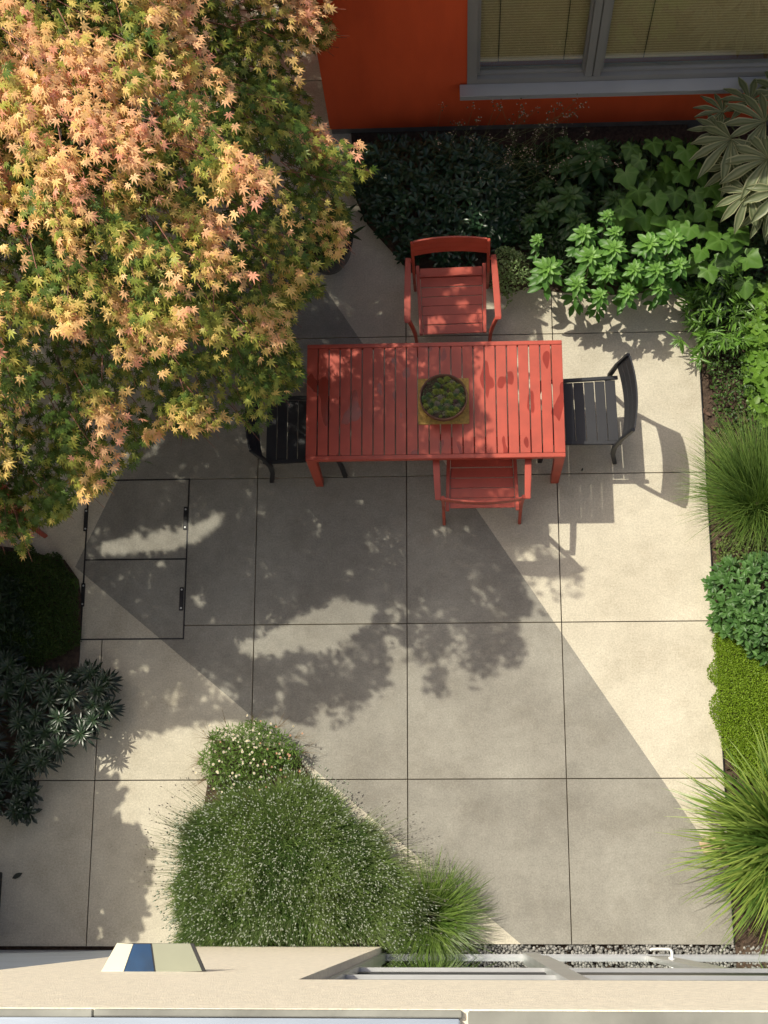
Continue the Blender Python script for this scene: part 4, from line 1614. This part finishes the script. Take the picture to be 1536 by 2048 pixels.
def grass_clump(label, cpx, z0, n, L, wid, col, col2, lean=(0, 0), up=1.2, spread=.09, droop=2.2, name='grass_clump', nseg=6, cat='ornamental grass', extra=None, cz=0.0):
    c = K(cpx[0], cpx[1], cz)
    t = thing(name, (float(c[0]), float(c[1]), 0), label, cat)
    fo = Foliage()
    a = rng.uniform(0, 2 * np.pi, n)
    r = spread * np.sqrt(rng.uniform(0, 1, n))
    base = np.column_stack([c[0] + r * np.cos(a), c[1] + r * np.sin(a), np.full(n, .0)])
    a2 = a + rng.normal(0, .55, n)
    hor = np.stack([np.cos(a2), np.sin(a2)], 1) * rng.uniform(.15, 1.0, (n, 1)) + np.array(lean) * rng.uniform(0, 1.4, (n, 1))
    d0 = np.column_stack([hor, rng.uniform(.55, 1.0, n) * up])
    cc = np.array(col) + (np.array(col2) - np.array(col)) * rng.uniform(0, 1, (n, 1))
    fo.ribbons(base, d0, rng.uniform(L[0], L[1], n), rng.uniform(wid * .6, wid * 1.2, n), rng.uniform(.5, 1.3, n) * droop, cc, nseg, cc * [1.25, 1.1, .9], wiggle=.03)
    if extra: extra(fo, c)
    fo.build('blades', M['grass'], t)
    return t


grass_clump('fine-bladed green grass clump arching over the slab edge right of the charcoal chair', (1512, 1005), 0, 1700, (.38, .78), .0062, (.06, .13, .03), (.15, .25, .06), lean=(-.15, .45), up=1.15, spread=.15, droop=1.5)
grass_clump('large broad-bladed grass with fresh green arching leaves in the lower right corner', (1565, 1680), 0, 720, (.50, .90), .019, (.06, .15, .025), (.27, .38, .09), lean=(-.25, .0), up=1.0, spread=.22, droop=1.7)
grass_clump('grass clump at the right foot of the lavender, by the gravel strip', (862, 1835), 0, 1100, (.30, .55), .0055, (.06, .13, .025), (.16, .26, .06), lean=(.15, .05), up=1.0, spread=.10, droop=2.0)

# 11 green shrub above the lime mound
pl = [(1420, 1160), (1450, 1115), (1540, 1090), (1640, 1090), (1640, 1330), (1540, 1330), (1490, 1310), (1440, 1265), (1418, 1210)]
t = thing('green_shrub', cen(pl), 'mid green leafy shrub between the mulch and the lime green mound', 'shrub')
fo = Foliage()
P = heightfield_leaves(fo, pl, .45, 480, T_ROS, .065, (.06, .15, .04), (.13, .27, .07), whorl=9, seed=81, edge=.1, layers=.5)
fo.build('foliage', M['leaf'], t)
stems(t, P, M['stem'], .003, 8)

# 12 lime mound
pl = [(1432, 1250), (1470, 1250), (1540, 1280), (1640, 1300), (1640, 1640), (1480, 1560), (1438, 1500), (1420, 1430), (1416, 1340)]
t = thing('lime_mound', cen(pl), 'low lime green cushion of tiny leaves at the right edge of the paving', 'ground cover')
t['kind'] = 'stuff'
fo = Foliage()
P = heightfield_leaves(fo, pl, .17, 52000, T_OVAL, .013, (.17, .28, .02), (.29, .43, .04), tilt=.6, tipup=.9, seed=91, edge=.05, nf=4, layers=.25)
fo.build('foliage', M['leaf'], t)

# 13 dark mound at left
pl = [(-60, 1085), (20, 1100), (60, 1088), (95, 1094), (128, 1108), (152, 1132), (163, 1165), (170, 1200), (164, 1240), (160, 1290), (146, 1325), (60, 1340), (-80, 1340)]
t = thing('dark_mound', cen(pl), 'dense dark green cushion plant left of the floor hatch', 'ground cover')
t['kind'] = 'stuff'
fo = Foliage()
P = heightfield_leaves(fo, pl, .16, 42000, T_OVAL, .014, (.045, .085, .02), (.08, .14, .03), tilt=.6, tipup=.9, seed=101, edge=.04, nf=4, layers=.25)
fo.build('foliage', M['leaf'], t)


# 14 whorled narrow-leaf shrub at left
def whorl_shrub(label, pl, z, size, nr, tpl, A, B, m=16, zref=None):
    t = thing('whorled_shrub', cen(pl), label, 'shrub')
    poly = np.array([K(x, y, z)[:2] for x, y in pl])
    mn, mx = poly.min(0), poly.max(0)
    pts = []
    tries = 0
    while len(pts) < nr and tries < 20000:
        tries += 1
        p = rng.uniform(mn, mx)
        if not inpoly(p[None], poly)[0]: continue
        if all(np.hypot(*(p - q[:2])) > size * .62 for q in pts): pts.append(np.array([p[0], p[1], z * (1 - .3 * math.exp(-distpoly(p[None], poly)[0] / .08)) + random.uniform(-.07, .05)]))
    fo = Foliage()
    for c in pts:
        k = np.arange(m * 2)
        an = k * 2.4 + random.uniform(0, 6)
        f = k / (m * 2)
        d = np.stack([np.cos(an), np.sin(an), .0 + 1.1 * f], 1) + rng.normal(0, .12, (m * 2, 3))
        ln = size * (1 - .5 * f) * rng.uniform(.8, 1.1, m * 2)
        cc = np.array(A) + (np.array(B) - np.array(A)) * f[:, None]
        fo.leaves(tpl, np.tile(c, (m * 2, 1)) + np.stack([0 * f, 0 * f, f * .04 - .05], 1), d, np.tile([0, 0, 1.], (m * 2, 1)), ln, cc, cc * 1.3)
        c2 = c - [0, 0, .12]
        fo.leaves(tpl, np.tile(c2, (m, 1)), rdir(m, .1), np.tile([0, 0, 1.], (m, 1)), size, np.array(A) * .9)
    fo.build('foliage', M['leafwax'], t)
    stems(t, np.array(pts), M['stem'], .006, 1)


whorl_shrub('dark shrub with whorls of narrow leathery leaves at the left edge, below the cushion plant', [(-120, 1300), (40, 1310), (150, 1330), (200, 1340), (215, 1390), (205, 1440), (160, 1490), (110, 1530), (60, 1560), (-120, 1600)], .40, .125, 60, T_NARROW, (.014, .03, .017), (.035, .065, .03))
whorl_shrub('small dark shrub with blunt spoon-shaped leaves at the left edge, near the lower slab joint', [(-100, 1520), (40, 1545), (72, 1570), (75, 1600), (60, 1630), (20, 1635), (-100, 1640)], .30, .10, 16, T_SPAT, (.016, .03, .018), (.035, .06, .03), 9)
pl = [(-150, 1110), (20, 1120), (60, 1200), (90, 1290), (20, 1330), (-150, 1340)]
t = thing('soft_shrub', cen(pl), 'dark fine-leaved shrub at the far left behind the cushion plant', 'shrub')
fo = Foliage()
P = heightfield_leaves(fo, pl, .38, 700, T_NARROW, .07, (.015, .035, .015), (.04, .08, .03), whorl=7, seed=111, edge=.12)
fo.build('foliage', M['leaf'], t)
stems(t, P, M['stem'], .003, 10)

# 15 fleabane
pl = [(392, 1560), (385, 1520), (405, 1470), (440, 1440), (500, 1435), (560, 1440), (600, 1465), (618, 1500), (605, 1540), (560, 1560), (480, 1585), (420, 1590)]
t = thing('daisy_clump', cen(pl), 'loose clump of small white and pink daisies above the lavender', 'flowering plant')
fo = Foliage()
P = heightfield_leaves(fo, pl, .24, 9500, T_NARROW, .045, (.09, .18, .03), (.22, .34, .08), tilt=.7, tipup=1.0, seed=121, edge=.07)
fo.build('foliage', M['leaf'], t)
poly = np.array([K(x, y, .25)[:2] for x, y in pl])
cc_ = poly.mean(0)
n = 95
q = []
while len(q) < n:
    p = cc_ + (rng.normal(0, .27, 2) * [1.0, .62])
    if inpoly(p[None], cc_ + (poly - cc_) * 1.1)[0]: q.append(p)
FPos = np.column_stack([np.array(q), rng.uniform(.20, .31, n)])
protos = []
for pc, sz in (((.78, .74, .62), .019), ((.62, .34, .27), .016)):
    fl_ = Foliage()
    k_ = 11
    an = np.arange(k_) * 2 * np.pi / k_
    fl_.leaves(t_oval(.55, .03), np.zeros((k_, 3)), np.stack([np.cos(an), np.sin(an), np.full(k_, .12)], 1), np.tile([0, 0, 1.], (k_, 1)), sz * .55, pc)
    fl_.leaves(T_DISC, np.array([[0, 0, .002]]), np.array([[1., 0, 0]]), np.array([[0, 0, 1.]]), sz * .38, (.60, .42, .06), (.62, .45, .08))
    po_ = fl_.build('flower_head', M['petal'])
    po_.parent = t
    protos.append(po_)
for i in range(n):
    pk_ = 1 if (FPos[i, 0] > cc_[0] + .06 and random.random() < .6) else 0
    o = protos[pk_]
    if i > 1:
        o = o.copy(); C.objects.link(o); o.parent = t
    elif i == 1: o = protos[1]
    else: o = protos[0]
    o.location = Vector(FPos[i]) - t.location
    o.rotation_euler = (random.gauss(-.1, .3), random.gauss(-.15, .3), random.uniform(0, 6))
    k_ = random.uniform(.75, 1.1)
    o.scale = (k_, k_, k_)
stems(t, FPos, M['stem'], .0013, 1, 'flower_stems')
n = 150
e = rng.choice(len(poly), n)
ba = poly[e] * .85 + cc_ * .15
fo = Foliage()
do = nrm(np.column_stack([ba - cc_, np.full(n, .25)]) + rng.normal(0, .15, (n, 3)))
fo.ribbons(np.column_stack([ba, np.full(n, .1)]), do, rng.uniform(.08, .20, n), .0018, .6, (.18, .12, .06), 4, wiggle=.1)
fo.build('trailing_stems', M['leaf'], t)['kind'] = 'stuff'

# 16 lavender
pl = [(352, 1885), (344, 1790), (352, 1700), (382, 1640), (420, 1590), (490, 1570), (560, 1545), (600, 1550), (650, 1590), (720, 1640), (780, 1700), (830, 1760), (850, 1810), (830, 1885)]
t = thing('lavender', cen(pl), 'wide grey-green lavender mound with pale flower spikes in front of the tan wall', 'flowering shrub')
poly = np.array([K(x, y, .22)[:2] for x, y in pl])
cc_ = np.array([np.mean(poly[:, 0]), np.mean(poly[:, 1])])
mn, mx = poly.min(0), poly.max(0)
fo = Foliage()
n = 44000
p = rng.uniform(mn, mx, (n, 2))
p = p[inpoly(p, poly)]
d = distpoly(p, poly)
ke = d > .07 * (.5 + vnoise(p[:, 0], p[:, 1], 137, 7))
p = p[ke]; d = d[ke]
zt = .10 + .30 * (1 - np.exp(-d / .14)) * (.80 + .22 * vnoise(p[:, 0], p[:, 1], 131, 4) + .16 * vnoise(p[:, 0], p[:, 1], 133, 11))
base = np.column_stack([p, zt * rng.uniform(.25, .75, len(p))])
outd = nrm(np.column_stack([p - cc_, np.zeros(len(p))]))
edge_f = np.exp(-d / .18)[:, None]
dd_ = outd * (.08 + 1.1 * edge_f) + rng.normal(0, .55, (len(p), 3)) * [1, 1, .3] + [0, 0, .95]
gmix = np.clip(.45 + .6 * vnoise(p[:, 0], p[:, 1], 141, 5) + rng.normal(0, .3, len(p)), 0, 1)[:, None]
gcol = np.array([.055, .115, .025]) + (np.array([.20, .29, .085]) - np.array([.055, .115, .025])) * gmix
fo.ribbons(base, dd_, rng.uniform(.07, .15, len(p)), .0044, .5, gcol, 3, gcol * [1.4, 1.35, 1.35], wiggle=.07)
fo.build('foliage', M['grass'], t)
# flower spikes
def spikes(p2, zt, edge, ln, colA):
    n = len(p2)
    od = nrm(np.column_stack([p2 - cc_, np.zeros(n)]))
    dr = nrm(od * (.25 + edge[:, None] * 1.5) + rng.normal(0, .22, (n, 3)) * [1, 1, .4] + [0, 0, 1.0 - .25 * edge.mean()])
    b = np.column_stack([p2, zt * .8])
    e = b + dr * ln[:, None]
    return b, e, dr


f1 = Foliage()
sel = rng.choice(len(p), 3600, replace=False)
b, e, dr = spikes(p[sel], zt[sel], np.exp(-d[sel] / .12), rng.uniform(.10, .20, len(sel)), None)
f1.ribbons(b, dr, np.linalg.norm(e - b, axis=1), .0022, .0, (.17, .22, .10), 3)
f1.leaves(T_BUD, e, dr + rng.normal(0, .25, dr.shape), rng.normal(0, 1, dr.shape), rng.uniform(.020, .036, len(e)), np.array([.34, .42, .27]) * rng.uniform(.8, 1.2, (len(e), 1)), (.50, .54, .46))
# long stalks reaching out over the paving on both sides
n = 230
ee = rng.choice([1, 2, 3, 9, 10, 11, 12, 1, 2, 2, 9, 10], n)
w_ = rng.uniform(0, 1, (n, 1))
pb_ = poly[ee] * w_ + poly[(ee + 1) % len(poly)] * (1 - w_)
pb_ = pb_ * .93 + cc_ * .07
od = nrm(np.column_stack([pb_ - cc_, np.zeros(n)]))
od = nrm(od + [0, .28, 0])
d0 = nrm(od * 1.0 + rng.normal(0, .16, (n, 3)) + [0, 0, .55])
Ls = rng.uniform(.12, .40, n)
bz_ = np.full(n, .16)
f1.ribbons(np.column_stack([pb_, bz_]), d0, Ls, .0028, .25, (.16, .19, .09), 4)
dend = d0.copy()
dpos = np.column_stack([pb_, bz_])
dcur = d0.copy()
for i in range(4):
    dpos = dpos + dcur * (Ls / 4)[:, None]
    dcur = nrm(dcur + np.array([0, 0, -1.0]) * (.25 / 4 * (.4 + 1.4 * i / 4)))
f1.leaves(T_BUD, dpos - dcur * .004, dcur + rng.normal(0, .3, dcur.shape), rng.normal(0, 1, dcur.shape), rng.uniform(.015, .028, n), (.16, .14, .13), (.30, .28, .24))
f1.build('flower_spikes', M['leaf'], t)['kind'] = 'stuff'

# ================================================================== SMALL THINGS
sp_ = K(1425, 1690, .03)
st_ = MB()
st_.add([(-.10, .02, 0), (-.065, -.06, 0), (.055, -.115, 0), (.12, .0, 0), (.03, .09, 0), (-.10, .02, .03), (-.065, -.06, .03), (.055, -.115, .03), (.12, .0, .03), (.03, .09, .03)],
        [(4, 3, 2, 1, 0), (5, 6, 7, 8, 9), (0, 1, 6, 5), (1, 2, 7, 6), (2, 3, 8, 7), (3, 4, 9, 8), (4, 0, 5, 9)])
so_ = st_.build('stepping_stone', M['stone'], None, bevel=.004)
so_.location = (sp_[0], sp_[1], .001)
tag(so_, 'flat tan stone lying on the paving under the broad grass', 'stone')
# fallen leaves
FL = [((25, 1757), .085, .5, M['dryleaf'], 'dark dry leaf on the paving at the lower left edge'), ((1163, 943), .03, 1.2, M['dryleaf'], 'tiny dark leaf fallen on the slab joint beside the charcoal chair')]
for (q, s_, a, mt_, lab) in FL:
    c = K(q[0], q[1])
    f = Foliage()
    f.leaves(t_lance(.45, .1, .2), np.array([[0, 0, .006]]), np.array([[math.cos(a), math.sin(a), .03]]), np.array([[0, 0, 1.]]), s_, (.03, .03, .02))
    o = f.build('fallen_leaf', mt_)
    o.location = (c[0], c[1], .001)
    tag(o, lab, 'leaf')
# bark chips in the right bed (mulch)
mf_ = Foliage()
n = 5200
mp_ = np.column_stack([rng.uniform(XR + .02, 6.2, n), rng.uniform(0, 5.2, n), rng.uniform(-.008, .015, n)])
mf_.leaves(T_OVAL, mp_, rdir(n, .1), rng.normal(0, .35, (n, 3)) + [0, 0, 1], rng.uniform(.015, .05, n), np.array([.055, .032, .022]) * rng.uniform(.4, 2.2, (n, 1)))
tag(mf_.build('mulch', M['pebble']), 'brown bark mulch in the right bed', kind='stuff')
# steel edging strip between paving and bed
eg = MB()
eg.box(XR + .003, XR + .009, 0.0, 4.9, -.05, .004)
tag(eg.build('bed_edging', M['steel_dark']), 'thin dark steel edging along the right side of the paving', 'edging')
# dark planter edge at far lower left
pk = MB()
k0 = K(-20, 1760, .3)
pk.box(k0[0] - .4, k0[0], .06, .52, 0.001, .28)
pk.box(k0[0] - .385, k0[0] - .010, .075, .505, .28, .29)
tag(pk.build('planter_box', M['steel_dark'], None, bevel=.004), 'dark metal planter box cut off by the lower left edge', 'planter')
